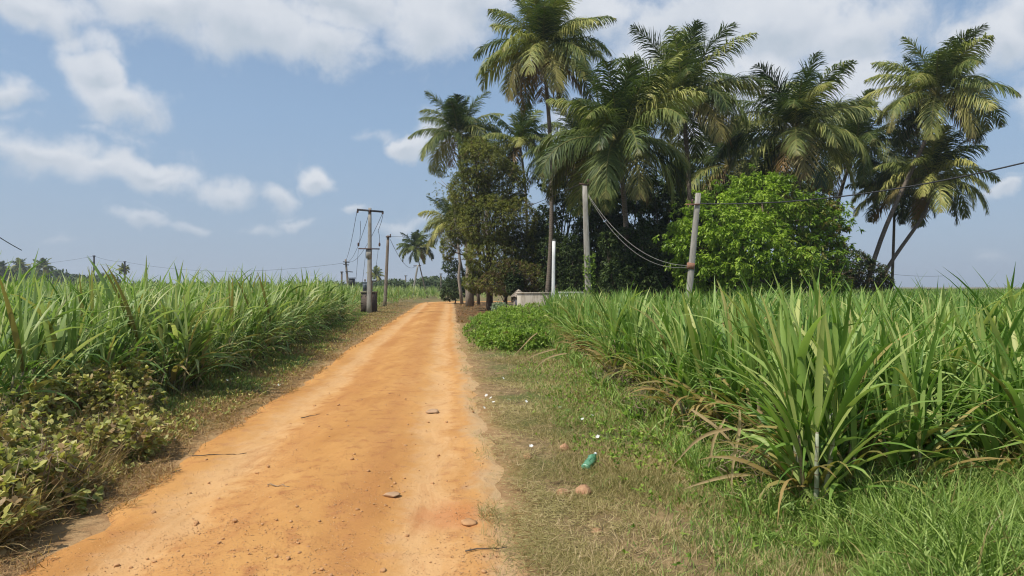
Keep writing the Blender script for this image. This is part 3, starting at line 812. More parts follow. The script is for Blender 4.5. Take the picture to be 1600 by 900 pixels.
# fine leaved olive trees left of the grove
ol = [lob(755, 255, 50, 38, 35), lob(735, 300, 50, 34, 38), lob(785, 290, 51, 40, 40), lob(765, 345, 49, 46, 40), lob(722, 350, 51, 26, 30), lob(805, 345, 50, 34, 40), lob(770, 400, 49, 44, 34), lob(815, 400, 50, 28, 36), lob(742, 232, 51, 22, 18), lob(700, 385, 52, 12, 22), lob(745, 440, 49, 22, 16), lob(790, 445, 49, 30, 14)]
def wtone(C, r): return .5+.35*np.sin(C[:, 0]*1.3+C[:, 2]*1.9)*np.sin(C[:, 1]*.8+C[:, 2])+r.normal(0, .12, len(C))
def wdry(C, r): return (r.random(len(C)) < .22)*.9
tree('feathery_tree', 'tall olive green feathery tree under the leftmost palms beside the road', 'tree', base_at(766, 50), ol, 62, M['olive'], 14500, 9, .23, .048, .9, r0=.26, trunk_h=.5, twigs=5, tone_f=lambda C, r: wtone(C, r)+.1, dry_f=lambda C, r: (r.random(len(C)) < .10)*.8, inner=.3)
tree('feathery_tree', 'brownish scrubby tree with bare twigs behind the thatched hut', 'tree', base_at(800, 47), [lob(800, 425, 47, 34, 22), lob(775, 442, 47, 30, 18), lob(830, 435, 47, 22, 24)], 63, M['olive'], 1500, 8, .22, .045, .8, bark='bark_pale', r0=.12, twigs=9, tone_f=wtone, dry_f=lambda C, r: (r.random(len(C)) < .55)*1.0, inner=.4)
tree('small_tree', 'small dark green tree left of the grove near the road bend', 'tree', base_at(712, 74), [lob(705, 415, 74, 14, 11), lob(716, 432, 74, 17, 15), lob(712, 452, 73, 22, 13), lob(700, 460, 73, 12, 9)], 64, M['dark'], 900, 8, .32, .09, .7, r0=.16, tone_f=lambda C, r: .55+.3*np.sin(C[:, 2]*2), K=3)
# straight roadside trunks
for k, (px0, px1, Y, rad, lab) in enumerate([(733, 731, 60, .30, 'thick straight bare trunk nearest the road at the grove corner'), (766, 760, 56, .24, 'second thick bare trunk from the road at the grove corner'), (722, 710, 70, .16, 'thin leaning bare trunk at the grove corner behind the thick ones'), (748, 750, 64, .15, 'thin dark trunk between the two thick bare trunks'), (790, 785, 58, .16, 'dark trunk inside the feathery tree')]):
    root = empty('bare_trunk_tree', base_at(px0, Y)); tag(root, lab, 'tree')
    top = at(px1, 300, Y)-np.array(base_at(px0, Y)); r = np.random.default_rng(70+k)
    g = Geo(); P = np.array([0, 0, -.1])+(top-np.array([0, 0, -.1]))*np.linspace(0, 1, 9)[:, None]; P[1:] += r.normal(0, .09, (8, 3))
    g.tube(P, np.linspace(rad*1.15, rad*.6, 9), 9)
    for j in range(7):
        s0 = P[r.integers(4, 9)]; a = r.uniform(0, 2*PI); e = s0+np.array((math.cos(a)*2, math.sin(a)*1.6, r.uniform(.6, 1.8)))
        g.tube(s0+(e-s0)*np.linspace(0, 1, 5)[:, None]+r.normal(0, .06, (5, 3)), np.linspace(rad*.3, .02, 5), 5)
    g.build('trunk', M['bark_pale'] if k < 3 else M['bark'], root, smooth=True)
    g = Geo(); C = P[-1]+r.normal(0, 1, (160, 3))*np.array((1.3, 1.2, 1.3)); rosettes(g, C, r.normal(0, 1, C.shape), 7, .28, .06, .7, r); g.build('crown', M['olive'], root)

# shaded trees filling the grove
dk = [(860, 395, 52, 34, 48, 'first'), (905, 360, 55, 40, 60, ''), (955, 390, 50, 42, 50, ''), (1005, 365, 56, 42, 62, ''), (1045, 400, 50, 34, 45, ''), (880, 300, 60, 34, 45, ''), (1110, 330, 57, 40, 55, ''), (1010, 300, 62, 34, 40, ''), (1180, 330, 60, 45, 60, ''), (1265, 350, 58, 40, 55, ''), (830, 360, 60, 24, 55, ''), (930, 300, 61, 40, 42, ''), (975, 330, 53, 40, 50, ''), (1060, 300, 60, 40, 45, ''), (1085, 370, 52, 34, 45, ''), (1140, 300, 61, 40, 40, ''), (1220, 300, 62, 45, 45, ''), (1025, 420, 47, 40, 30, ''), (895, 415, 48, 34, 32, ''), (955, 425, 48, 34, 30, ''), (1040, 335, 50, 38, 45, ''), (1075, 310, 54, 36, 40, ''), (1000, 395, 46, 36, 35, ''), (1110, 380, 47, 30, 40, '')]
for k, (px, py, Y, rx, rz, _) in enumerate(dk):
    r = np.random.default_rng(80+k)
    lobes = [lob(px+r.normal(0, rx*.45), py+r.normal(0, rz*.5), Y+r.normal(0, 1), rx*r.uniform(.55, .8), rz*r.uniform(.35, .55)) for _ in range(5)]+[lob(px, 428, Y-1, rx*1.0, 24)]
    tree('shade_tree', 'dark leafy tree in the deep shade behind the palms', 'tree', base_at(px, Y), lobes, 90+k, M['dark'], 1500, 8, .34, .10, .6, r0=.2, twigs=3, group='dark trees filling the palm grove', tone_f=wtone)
# understory shrubs
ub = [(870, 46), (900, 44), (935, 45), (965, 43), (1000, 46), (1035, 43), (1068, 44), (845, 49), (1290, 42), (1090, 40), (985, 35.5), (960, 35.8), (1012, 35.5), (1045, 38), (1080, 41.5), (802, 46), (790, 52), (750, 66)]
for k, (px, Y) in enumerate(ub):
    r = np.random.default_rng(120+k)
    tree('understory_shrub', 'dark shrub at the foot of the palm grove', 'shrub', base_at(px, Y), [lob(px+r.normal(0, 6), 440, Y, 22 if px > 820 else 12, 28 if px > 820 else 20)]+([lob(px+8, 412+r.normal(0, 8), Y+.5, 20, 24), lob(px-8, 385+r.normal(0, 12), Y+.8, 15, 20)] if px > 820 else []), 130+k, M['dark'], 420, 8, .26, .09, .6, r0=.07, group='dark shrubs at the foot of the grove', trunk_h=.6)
tree('bush', 'brownish dark bush at the foot of the leaning palms', 'shrub', base_at(1335, 41), [lob(1330, 415, 41, 30, 24), lob(1355, 430, 41, 30, 22), lob(1312, 435, 41, 26, 20), lob(1378, 440, 41, 16, 12)], 66, M['dark'], 1300, 8, .22, .07, .5, bark='twig', r0=.09, twigs=8, dry_f=lambda C, r: (r.random(len(C)) < .35)*.9, tone_f=lambda C, r: .6+0*C[:, 0])
tree('bush', 'light green small bush left of the leaning palm trunks at the cane edge', 'shrub', base_at(1318, 38), [lob(1312, 442, 37, 18, 10), lob(1290, 446, 37, 14, 9)], 67, M['mango'], 200, 8, .2, .06, .5, r0=.04, tone_f=lambda C, r: .7+0*C[:, 0])

# silvery bush and green verge bushes
def bush(name, label, c, rx, ry, rz, seed, mat, n=260, nl=7, L=.14, w=.06, group=None, tone=.5, dryp=.0, K=3):
    r = np.random.default_rng(seed)
    z0 = float(ground_z(c[0], c[1])); base = (c[0], c[1], z0)
    lobes = [(c[0]+r.normal(0, rx*.35), c[1]+r.normal(0, ry*.35), z0+rz*r.uniform(.3, .5), rx*r.uniform(.5, .75), ry*r.uniform(.5, .75), rz*r.uniform(.4, .6)) for _ in range(5)]
    tf = (lambda C, rr: tone+.25*np.sin(C[:, 0]*6)*np.sin(C[:, 1]*5+C[:, 2]*9)+rr.normal(0, .15, len(C)))
    df = (lambda C, rr: (rr.random(len(C)) < dryp)*.9) if dryp else None
    o = tree(name, label, 'bush', base, lobes, seed, mat, n, nl, L, w, .25, 'twig', r0=.02, trunk_h=.5, twigs=3, group=group, inner=.35, tone_f=tf, dry_f=df, K=K)
    for ch in o.children:
        if ch.name.startswith('trunk'): ch.name = 'stem'
        else: ch.name = 'foliage'
    return o
bush('bush', 'silvery pale green bush beside the road in front of the grove', gnd(779, 497), .62, .6, .95, 150, M['pale'], 420, 7, .16, .06)
LB = 'low bright green leafy bush on the right verge before the white wall'
gb = [(762, 526, .6), (782, 516, .75), (805, 508, .85), (826, 502, .95), (790, 505, .8), (835, 512, .9), (815, 522, .8), (770, 540, .55), (795, 545, .6), (820, 548, .6), (845, 530, .8), (768, 508, .6)]
for k, (px, py, h) in enumerate(gb):
    bush('verge_bush', LB, gnd(px, py), .85, .8, h*1.05, 160+k, M['bush'], 700, 8, .10, .04, 'green bushes on the right verge', tone=.6, dryp=.05)
# broadleaf weeds bottom left
LW = 'knee high broad leaved weed with yellowish leaves at the bottom left verge'
r = np.random.default_rng(77)
wp = []
for k in range(36):
    Y = r.uniform(4.6, 10.0); x = r.uniform(max(-.8*Y-.4, float(cl(Y))+.2), min(-.60*Y, float(xl(Y))-.6))
    wp.append((x, Y))
for k, (x, Y) in enumerate(wp):
    edge_d = float(xl(Y))-x
    bush('broadleaf_weed', LW, (x, Y), .36, .36, .34+.22*min(edge_d, 2.0), 200+k, M['weed'], 190, 5, .075, .05, 'broad leaved weeds at the bottom left', tone=.55, dryp=.32, K=5)
LW2 = 'low dark green creeper among the cane feet on the right verge'
for k in range(16):
    Y = r.uniform(5.2, 13); x = float(cr(Y))-r.uniform(.0, .55)
    bush('creeping_weed', LW2, (x, Y), .28, .3, r.uniform(.15, .35), 240+k, M['bush'], 90, 5, .07, .05, 'creeping weeds along the right cane edge', tone=.35, dryp=.1, K=5)

# ------------------------------------------------------------------ grass
def grass(name, label, mat, P, h, w, seed, lean=.5, dry=None, K=3, cat='grass', tone=None):
    r = np.random.default_rng(seed); G = Geo(); N = len(P)
    hh = h*r.uniform(.4, 1.25, N)
    blades(G, P, r.uniform(0, 2*PI, N), r.uniform(0, lean, N), hh, r.uniform(.1, 1.5, N), np.full(N, w)*r.uniform(.7, 1.3, N)*np.clip(P[:, 1]/7, 1, 4), K, 1.3, r.normal(0, .8, N), 0, r.random(N) if tone is None else tone, 0.0 if dry is None else dry, 0.0, r)
    return G.build(name, mat, label=label, cat=cat, kind='stuff')
def samp(n, f0, f1, y0, y1, r, pw=2.2):
    """more blades near the viewer, the far strip needs fewer"""
    uu = r.random(n); e = 1-pw
    Y = (y0**e+(y1**e-y0**e)*uu)**(1/e)
    a = f0(Y); b = f1(Y); X = a+(b-a)*r.random(n)
    k = np.abs(X) < .8*Y+1.6
    return X[k], Y[k]
def clumpy(X, Y, r, s=3.0, thr=0.0):
    v = np.sin(X*s*1.7+np.sin(Y*s)*1.3)+np.sin(Y*s*1.3+np.sin(X*s*.9)*1.7)+np.sin(X*s*4.1+Y*s*3.3)*.7
    return r.random(len(X)) < np.clip(.55+.3*(v-thr), .06, 1)
def pts3(X, Y):
    zr = np.where((X > xl(Y)) & (X < xr(Y)) & (Y < 72), road_z(X, Y)-.01, -1)
    return np.stack([X, Y, np.maximum(ground_z(X, Y)-.005, zr)], 1)
r = np.random.default_rng(91)
# right verge: dry short
X, Y = samp(190000, lambda y: xr(y)-.16, lambda y: np.minimum(xr(y)+2.6+.0*y, cr(y)-.1), 3.2, 40, r, 2.2)
k = clumpy(X, Y, r, 1.6)
edge_ = (X-xr(Y)); k &= r.random(len(X)) < np.clip((edge_+.10+.14*np.sin(Y*2.7)+.10*np.sin(Y*7.1+1))/.35, .03, 1)
# bare patches about the clods
for cx, cy, cr_ in ((.2, 7.6, .22), (.5, 6.0, .2), (.75, 5.2, .15), (.35, 7.1, .15)):
    k &= ~((np.hypot(X-cx, Y-cy) < cr_) & (r.random(len(X)) < .8))
X, Y = X[k], Y[k]
grass('dry_grass', 'short dry yellow brown grass covering the right verge', M['drygrass'], pts3(X, Y), .095, .0055, 92, .7, tone=np.clip(.5+.3*np.sin(X*2.1+Y*1.1)*np.sin(Y*1.7)+r.normal(0, .22, len(X)), 0, 1))
# right verge: green patches
X, Y = samp(70000, lambda y: xr(y)+.5+.5*np.sin(y*.9)**2, lambda y: np.maximum(cr(y)+.2, xr(y)+1), 3.4, 38, r, 2.1)
gm = np.clip((X-(cr(Y)-1.3))/1.3, 0, 1)+.6*((Y > 8.5) & (X > xr(Y)+.9))+.05
k = (r.random(len(X)) < gm) & clumpy(X, Y, r, 1.1, .3)
X, Y = X[k], Y[k]
grass('green_grass', 'fresh green weeds and grass on the inner right verge', M['grass'], pts3(X, Y), .12, .007, 93, .8)
def herbs(name, label, mat, X, Y, seed, L, w, hmax, dryp):
    r = np.random.default_rng(seed); G_ = Geo(); P = pts3(X, Y); P[:, 2] += r.random(len(X))*hmax
    rosettes(G_, P, np.tile((0, 0, .7), (len(X), 1)), 4, L, w, .15, r, 4, .8, tone=r.random(len(X)), dry=(r.random(len(X)) < dryp)*.9)
    return G_.build(name, M[mat], label=label, cat='weeds', kind='stuff')
X, Y = samp(16000, lambda y: xr(y)+.9+.3*np.sin(y*1.3), lambda y: cr(y)+.2, 4.2, 32, r, 1.9)
k = clumpy(X, Y, r, 1.4, .35)&(r.random(len(X)) < np.clip((X-(xr(Y)+.9))/1.2, .04, 1)*np.clip((Y-4)/4, .15, 1)); X, Y = X[k], Y[k]
herbs('low_weeds', 'small leaved bright green weeds spreading over the right verge', 'bush', X, Y, 96, .045, .02, .10, .12)
X, Y = samp(9000, lambda y: xl(y)-2.0, lambda y: xl(y)-.3, 4.4, 50, r, 1.7)
k = clumpy(X, Y, r, 1.4, .2); X, Y = X[k], Y[k]
herbs('low_weeds', 'small olive brown weeds spreading over the left verge', 'weed', X, Y, 97, .05, .022, .12, .45)
X, Y = samp(15000, lambda y: xr(y)+.15, lambda y: cr(y)-.2, 3.6, 22, r, 1.9)
k = clumpy(X, Y, r, 2.2, .5); X, Y = X[k], Y[k]
grass('straw_grass', 'longer dead straw tufts standing in the right verge grass', M['straw'], pts3(X, Y), .15, .005, 98, .9)
X, Y = samp(15000, lambda y: cr(y)-.75, lambda y: cr(y)+.25, 4.9, 24, r, 1.6)
k = clumpy(X, Y, r, 1.6, -.2); X, Y = X[k], Y[k]
grass('tall_grass', 'knee high green weeds and grass against the foot of the right cane', M['grass'], pts3(X, Y), .34, .012, 99, .7, K=5, dry=np.where(r.random(len(X)) < .2, .8, 0.))
X, Y = samp(6000, lambda y: np.maximum(-.8*y-.4, cl(y)-.2), lambda y: np.maximum(-.8*y-.4, np.minimum(-.58*y, xl(y)-.45)), 4.4, 10.5, r, 1.5)
grass('scrub_stems', 'thin brown dead stems and grass standing through the bottom left scrub', M['browngrass'], pts3(X, Y), .5, .007, 100, .8, K=5, cat='dead stems')
# tall green grass bottom right
X, Y = samp(42000, lambda y: 2.0+.25*np.sin(y*5)+0*y, lambda y: .8*y+1.8, 3.4, 7.2, r, 1.5)
k = clumpy(X, Y, r, 1.3, -.6); X, Y = X[k], Y[k]
hh = .50*np.clip((X-1.8)/.9, .3, 1)
G_ = Geo(); N = len(X)
blades(G_, pts3(X, Y), r.uniform(0, 2*PI, N), r.uniform(0, .7, N), hh*r.uniform(.5, 1.25, N), r.uniform(.2, 1.6, N), r.uniform(.007, .016, N), 6, 1.4, r.normal(0, .6, N), 0, r.random(N), np.where(r.random(N) < .05, .8, 0), 0.0, r)
G_.build('tall_grass', M['grass'], label='long bright green grass in the bottom right corner', cat='grass', kind='stuff')
# left verge: dry brown
X, Y = samp(170000, lambda y: xl(y)-np.where(y < 46, 2.2, 3.0), lambda y: xl(y)+.14, 3.4, 75, r, 1.9)
e = xl(Y)-X; k = (r.random(len(X)) < np.clip((e+.08+.14*np.sin(Y*2.3)+.10*np.sin(Y*6.1))/.3, .03, 1)) & clumpy(X, Y, r, 1.5, -.4)
X, Y = X[k], Y[k]; e = e[k]
grass('dry_grass', 'brownish dry grass on the left verge along the road', M['browngrass'], pts3(X, Y), .12, .007, 94, .8, dry=np.where(r.random(len(X)) < .55, .8, .1)*np.clip(1.3-e*.5, .3, 1))
X, Y = samp(50000, lambda y: cl(y)-.1, lambda y: np.minimum(cl(y)+1.3, xl(y)-.5), 6, 60, r, 1.8)
k = clumpy(X, Y, r, 1.3, 0); X, Y = X[k], Y[k]
grass('green_grass', 'green grass and herbs at the foot of the left cane', M['grass'], pts3(X, Y), .13, .008, 95, .8, dry=np.where(r.random(len(X)) < .25, .7, 0.))
X = r.uniform(-2.6, 1.9, 16000); Y = r.uniform(19, 37, 16000); k = (X > xr(Y)+1.0+.3*np.sin(Y)) & (X < cr(Y)+.2); X, Y = X[k], Y[k]; N = len(X)
G_ = Geo(); hh = (.28+.5*np.clip((X-xr(Y)-1)/3, 0, 1))
blades(G_, pts3(X, Y), r.uniform(0, 2*PI, N), r.uniform(0, .5, N), hh*r.uniform(.6, 1.3, N), r.uniform(.2, 1.5, N), r.uniform(.012, .03, N), 5, 1.4, r.normal(0, .6, N), 0, r.random(N), np.where(r.random(N) < .06, .8, 0), 0.0, r)
G_.build('tall_grass', M['grass'], label='bright green tall grass on the mound before the white wall', cat='grass', kind='stuff')
# leaf litter under the grove edge
X, Y = samp(9000, lambda y: xr(y)+.1, lambda y: xr(y)+4.5, 34, 76, r, 1.3)
G_ = Geo(); N = len(X); P = pts3(X, Y); P[:, 2] += .02
d = r.normal(0, 1, (N, 3)); d[:, 2] *= .08; d /= np.linalg.norm(d, axis=1, keepdims=True)
sd = np.cross(d, (0, 0, 1.)); sd /= np.linalg.norm(sd, axis=1, keepdims=True)
G_.strips(P[:, None]+d[:, None]*np.linspace(0, .28, 3)[None, :, None], np.repeat(sd[:, None], 3, 1), np.tile([.02, .05, .01], (N, 1)), 0, r.random(N)*.8, 1.0)
G_.build('leaf_litter', M['browngrass'], label='brown fallen leaves on the ground at the grove edge', cat='leaf litter', kind='stuff')

# ------------------------------------------------------------------ stones, sticks, litter
def stone_geo(seed, flat=.7):
    import bmesh
    r = np.random.default_rng(seed); bm = bmesh.new(); bmesh.ops.create_icosphere(bm, subdivisions=2, radius=.5)
    V = np.array([v.co[:] for v in bm.verts]); Fc = [[v.index for v in f.verts] for f in bm.faces]; bm.free()
    n = r.normal(0, 1, (7, 3)); n /= np.linalg.norm(n, axis=1, keepdims=True)
    for a in n:                                       # chop facets off the ball
        dd = V@a; lim = r.uniform(.28, .42); V = V-np.maximum(dd-lim, 0)[:, None]*a
    V = V*np.array((1, r.uniform(.7, 1), flat))+r.normal(0, .016, V.shape)
    g = Geo(); g.add(V, None, Fc); return g
def stone(name, label, px, py, size, seed, mat, flat=.7, sink=.25, cat='stone', group=None, road=False):
    p = gnd(px, py); z = float(road_z(p[0], p[1])) if road else float(ground_z(p[0], p[1]))
    g = stone_geo(seed, flat); o = g.build(name, M[mat], label=label, cat=cat, group=group)
    o.location = (p[0], p[1], z+size*flat*(.5-sink)); o.scale = (size,)*3; o.rotation_euler = (0, 0, seed)
    return o
stone('clay_clod', 'largest rounded reddish clod of earth on the right verge', 914, 772, .20, 11, 'clay_stone', .75, .32)
stone('clay_clod', 'half buried reddish clod just left of the largest one', 881, 770, .16, 12, 'clay_stone', .6, .35)
stone('clay_clod', 'reddish clod up the verge left of the green bottle', 883, 706, .15, 13, 'clay_stone', .75)
stone('clay_clod', 'low reddish lump at the verge edge left of the other clods', 824, 712, .18, 14, 'clay_stone', .35, .3)
stone('clay_clod', 'small flat reddish clod below the largest clod on the verge', 932, 828, .11, 15, 'clay_stone', .5, .3)
stone('flat_stone', 'flat grey brown stone lying on the road near the camera', 612, 777, .17, 16, 'slate', .22, .1, road=True)
stone('flat_stone', 'flat pale stone sunk in the road farther ahead', 677, 643, .26, 17, 'slate', .25, .2, road=True)
stone('flat_stone', 'buried square stone near the right road edge beside the red stain', 733, 818, .16, 18, 'road_stone', .25, .3, road=True)
r = np.random.default_rng(99)
protos = []
for k in range(150):
    Y = 1/r.uniform(1/16, 1/4.1); uu = float(np.clip(r.choice([.30, .62, .86], p=[.4, .35, .25])+r.normal(0, .10), .03, .98))
    x = float(xl(Y)+(xr(Y)-xl(Y))*uu)
    s = float(r.choice([.018, .026, .036], p=[.45, .35, .2])*r.uniform(.9, 1.5))
    if k < 6:
        o = stone_geo(300+k, .65).build('pebble', M['road_stone']); protos.append(o)
    else:
        o = protos[k % 6].copy(); COL.objects.link(o)
    o.location = (x, Y, float(road_z(x, Y))+s*.12); o.scale = (s,)*3; o.rotation_euler = (r.uniform(-.3, .3), 0, r.uniform(0, 6))
    tag(o, 'small loose orange pebble lying on the dirt road', 'pebble', 'loose pebbles on the road')
# fine gravel
G_ = Geo(); n = 8000
Y = 1/np.sqrt(r.uniform(1/18**2, 1/4.0**2, n)); uu = np.where(r.random(n) < .7, r.choice([.3, .62, .93], n)+r.normal(0, .07, n), r.random(n)); uu = np.where((uu < .01) | (uu > 1.0), r.random(n), uu)
X = xl(Y)+(xr(Y)-xl(Y))*uu
bv = np.array([(1, 0, 0), (-1, 0, 0), (0, 1, 0), (0, -1, 0), (0, 0, .5), (0, 0, -.5)], float)
bf = np.array([(0, 2, 4), (2, 1, 4), (1, 3, 4), (3, 0, 4), (2, 0, 5), (1, 2, 5), (3, 1, 5), (0, 3, 5)])
sz = .0025+.0055*r.random(n)**2
V = bv[None]*sz[:, None, None]*r.uniform(.6, 1.3, (n, 6, 1))
a = r.uniform(0, 6.3, n); c, s = np.cos(a)[:, None], np.sin(a)[:, None]
V = np.stack([V[..., 0]*c-V[..., 1]*s, V[..., 0]*s+V[..., 1]*c, V[..., 2]], -1)+np.stack([X, Y, road_z(X, Y)+sz*.2], -1)[:, None]
G_.add(V, None, (bf[None]+(np.arange(n)*6)[:, None, None]).reshape(-1, 3), np.repeat(r.random(n), 6))
M['grit'] = simple('orange_grit', [(.3, (.44, .25, .11)), (.7, (.62, .38, .19))], 30, .95, .2)
G_.build('gravel', M['grit'], label='fine orange grit scattered on the dirt road', cat='gravel', kind='stuff')
def stick(name, label, a, b, rad, seed, mat='twig', lift=.01, cat='stick', road=False, group=None):
    r = np.random.default_rng(seed); a = gnd(*a); b = gnd(*b)
    t = np.linspace(0, 1, 7)[:, None]; P = a+(b-a)*t; P[:, 2] = [float(road_z(p[0], p[1]) if road else ground_z(p[0], p[1]))+lift+rad for p in P]
    P[1:-1] += r.normal(0, .012, (5, 3))*np.array((1, 1, .5))
    g = Geo(); g.tube(P-P[0], np.linspace(rad, rad*.5, 7), 6); o = g.build(name, M[mat], label=label, cat=cat, group=group, smooth=True); o.location = tuple(P[0]); return o
stick('stick', 'thin dark stick lying at the right edge of the road', (727, 864), (792, 860), .006, 1, 'bark', .004, road=True)
stick('stick', 'dark bark strip on the left road edge', (252, 752), (306, 720), .013, 2, 'bark', .006)
stick('stick', 'thin brown twig on the left road edge above the bark strip', (300, 716), (385, 706), .006, 3, 'bark', .006, road=True)
stick('stick', 'pale curved twig on the left wheel track', (418, 762), (452, 766), .006, 4, 'twig', .006, road=True)
stick('stick', 'short thin twig across the left wheel track', (470, 652), (500, 648), .007, 5, 'bark', .006, road=True)
# bottle
p = gnd(926, 733); ax = np.array((.35, .55, .25)); ax /= np.linalg.norm(ax)
root = empty('plastic_bottle', (p[0]-.03, p[1], float(ground_z(p[0], p[1]))+.055)); tag(root, 'crushed green plastic bottle lying in the verge grass', 'bottle')
m, nt, N_, L_ = new_mat('green_plastic')
b = finish(nt, ramp(nt, noise(nt, 30, 3), [(.3, (.08, .27, .13)), (.7, (.24, .50, .30))]), .25, noise(nt, 60, 3), .5, .01, .6)
b.inputs['Transmission Weight'].default_value = .35
M['green_plastic'] = m
prof = np.array([(.002, -.12), (.045, -.12), (.05, -.10), (.047, -.05), (.05, 0), (.044, .03), (.049, .06), (.03, .10), (.014, .125), (.014, .14)])
g = Geo(); g.lathe(prof, n=16, axis=ax); rr2 = np.random.default_rng(1); g.V[0] = g.V[0]+rr2.normal(0, .0045, g.V[0].shape)
g.build('bottle_body', m, root)
g = Geo(); g.lathe([(.001, .158), (.016, .158), (.017, .14), (.015, .138)], n=12, axis=ax); g.build('cap', M['white'], root, smooth=True)
# white blossoms
fl = [(767, 622), (760, 618), (771, 629), (756, 637), (795, 627), (822, 630), (910, 662), (925, 655), (934, 690), (786, 590), (840, 600), (1015, 690), (305, 608), (313, 606), (436, 600), (428, 601), (441, 598), (362, 597), (203, 733), (355, 600), (1083, 632), (875, 640), (830, 700)]
mesh0 = None
for k, (px, py) in enumerate(fl):
    if mesh0 is None:
        g = Geo(); n = 5; a = np.arange(n)*2*PI/n; d = np.stack([np.cos(a), np.sin(a), np.full(n, .35)], -1)
        P = d[:, None]*np.array([.002, .014, .024])[None, :, None]; sd = np.stack([-np.sin(a), np.cos(a), 0*a], -1)
        g.strips(P, np.repeat(sd[:, None], 3, 1), np.tile([.003, .011, .006], (n, 1)), 0, .8); mesh0 = g.mesh('white_flower', M['petal'])
    o = bpy.data.objects.new('white_flower', mesh0); COL.objects.link(o); p = gnd(px, py+4)
    o.location = (p[0], p[1], float(ground_z(p[0], p[1]))+.07); s = 1.0+.05*p[1]; o.scale = (s, s, s); o.rotation_euler = (random.uniform(.2, .9), random.uniform(-.5, .5), random.uniform(0, 6)); o.scale = (s*.75,)*3
    side = 'left' if px < 500 else 'right'
    tag(o, f'tiny white blossom among the grass of the {side} verge', 'flower', f'white blossoms on the {side} verge')
# dry cane leaves hanging and lying at right
dl = [((1155, 640), 5.35, (1142, 822), .9, 'long dry straw cane leaf hanging to the ground left of the big front clump'), ((1148, 668), 5.9, (1048, 728), .75, 'dry cane leaf slanting left out of the tangle'), ((1130, 655), 6.0, (1100, 745), .55, 'dry curled cane leaf hanging in the tangle'),
      ((1080, 640), 6.2, (1168, 735), .6, 'dry cane leaf leaning right across the tangle'), ((1175, 742), 5.6, (1070, 765), .7, 'pale dry cane leaf lying low at the cane foot'), ((1185, 640), 5.9, (1255, 755), .65, 'brown dry cane leaf slanting down beside the big clump'),
      ((870, 545), 14, (818, 565), .6, 'dry cane leaf lying over the verge bushes'), ((885, 552), 12, (828, 583), .7, 'second dry cane leaf arching over the green verge'), ((1590, 775), 5.0, (1515, 815), .55, 'broad dry cane leaf on the grass at the right picture edge'), ((1500, 700), 5.4, (1560, 800), .5, 'yellow dry cane leaf hanging in the right corner cane'), ((840, 520), 16, (800, 560), .6, 'dry cane leaf stretched over the verge bushes near the white wall')]
for k, ((ax_, ay), Yd, (bx, by), Ln, lab) in enumerate(dl):
    a = at(ax_, ay, Yd); b = at(bx, by, Yd-.1); b[2] = max(b[2], .06); a[2] = max(a[2], .10)
    s = np.linspace(0, 1, 10)[:, None]; P = a+(b-a)*s; P[:, 2] += (np.sin(s[:, 0]*PI)*.12*np.linalg.norm(b-a)*(1 if k % 2 else .5)); P[:, 0] += np.sin(s[:, 0]*7+k)*.015
    d = np.gradient(P, axis=0); sd = np.cross(d, np.array((.2, -1, .3))); sd /= np.linalg.norm(sd, axis=1, keepdims=True)
    W = .016*np.clip(.5+s[:, 0]*3, 0, 1)*np.clip(1.03-s[:, 0]**3, .1, 1)
    o0 = P[0].copy(); g = Geo(); g.strips((P-o0)[None], sd[None], W[None], .4, .3+.5*random.random())
    o = g.build('dry_cane_leaf', M['straw'], label=lab, cat='dry leaf'); o.location = tuple(o0)
# tangle of dry trash at the feet of the cane
def trash(label, y0, y1, xf, n, seed):
    r = np.random.default_rng(seed); G = Geo(); Y = r.uniform(y0, y1, n); X = xf(Y)+r.normal(0, .22, n)
    P = np.stack([X, Y, r.uniform(.05, .45, n)], 1)
    blades(G, P, r.uniform(0, 2*PI, n), r.uniform(.9, 2.1, n), r.uniform(.25, .65, n), r.uniform(-.3, .9, n), r.uniform(.008, .02, n), 6, 1.3, r.normal(0, .8, n), 0, r.random(n)*.7, .6, r.normal(0, .5, n), r)
    G.build('dry_leaf_litter', M['straw'], label=label, cat='leaf litter', kind='stuff')
trash('tangled dry cane leaves at the foot of the right field edge', 5.3, 20, lambda y: cr(y)+.05, 420, 401)
trash('tangled dry cane leaves at the foot of the left field edge', 8, 34, lambda y: cl(y)+.05, 420, 402)

# ------------------------------------------------------------------ wall, hut, posts
Yw = 41.5
def slab(name, label, x0, x1, Y, z, mat, seed, thick=.2):
    g = Geo(); n = 24; xs = np.linspace(x0, x1, n); r = np.random.default_rng(seed)
    root = empty(name, ((x0+x1)/2, Y, 0)); tag(root, label, 'wall')
    g.beam((x0-(x0+x1)/2, 0, z/2), (x1-(x0+x1)/2, 0, z/2), z, z, thick, thick, .04, K=8)
    g.build('wall_body', M[mat], root)
    g = Geo(); g.beam((x0-(x0+x1)/2-.05, 0, z+.032), (x1-(x0+x1)/2+.05, 0, z+.032), .06, .06, thick+.1, thick+.1, .2, K=4); g.build('coping', M[mat], root)
    return root
slab('compound_wall', 'short stained whitewashed wall beside the grove', .33, 2.55, Yw, 1.46, 'wall', 1)
slab('compound_wall', 'low white wall half hidden behind the cane right of the white post', 3.1, 5.2, Yw+.6, 1.5, 'white', 2)
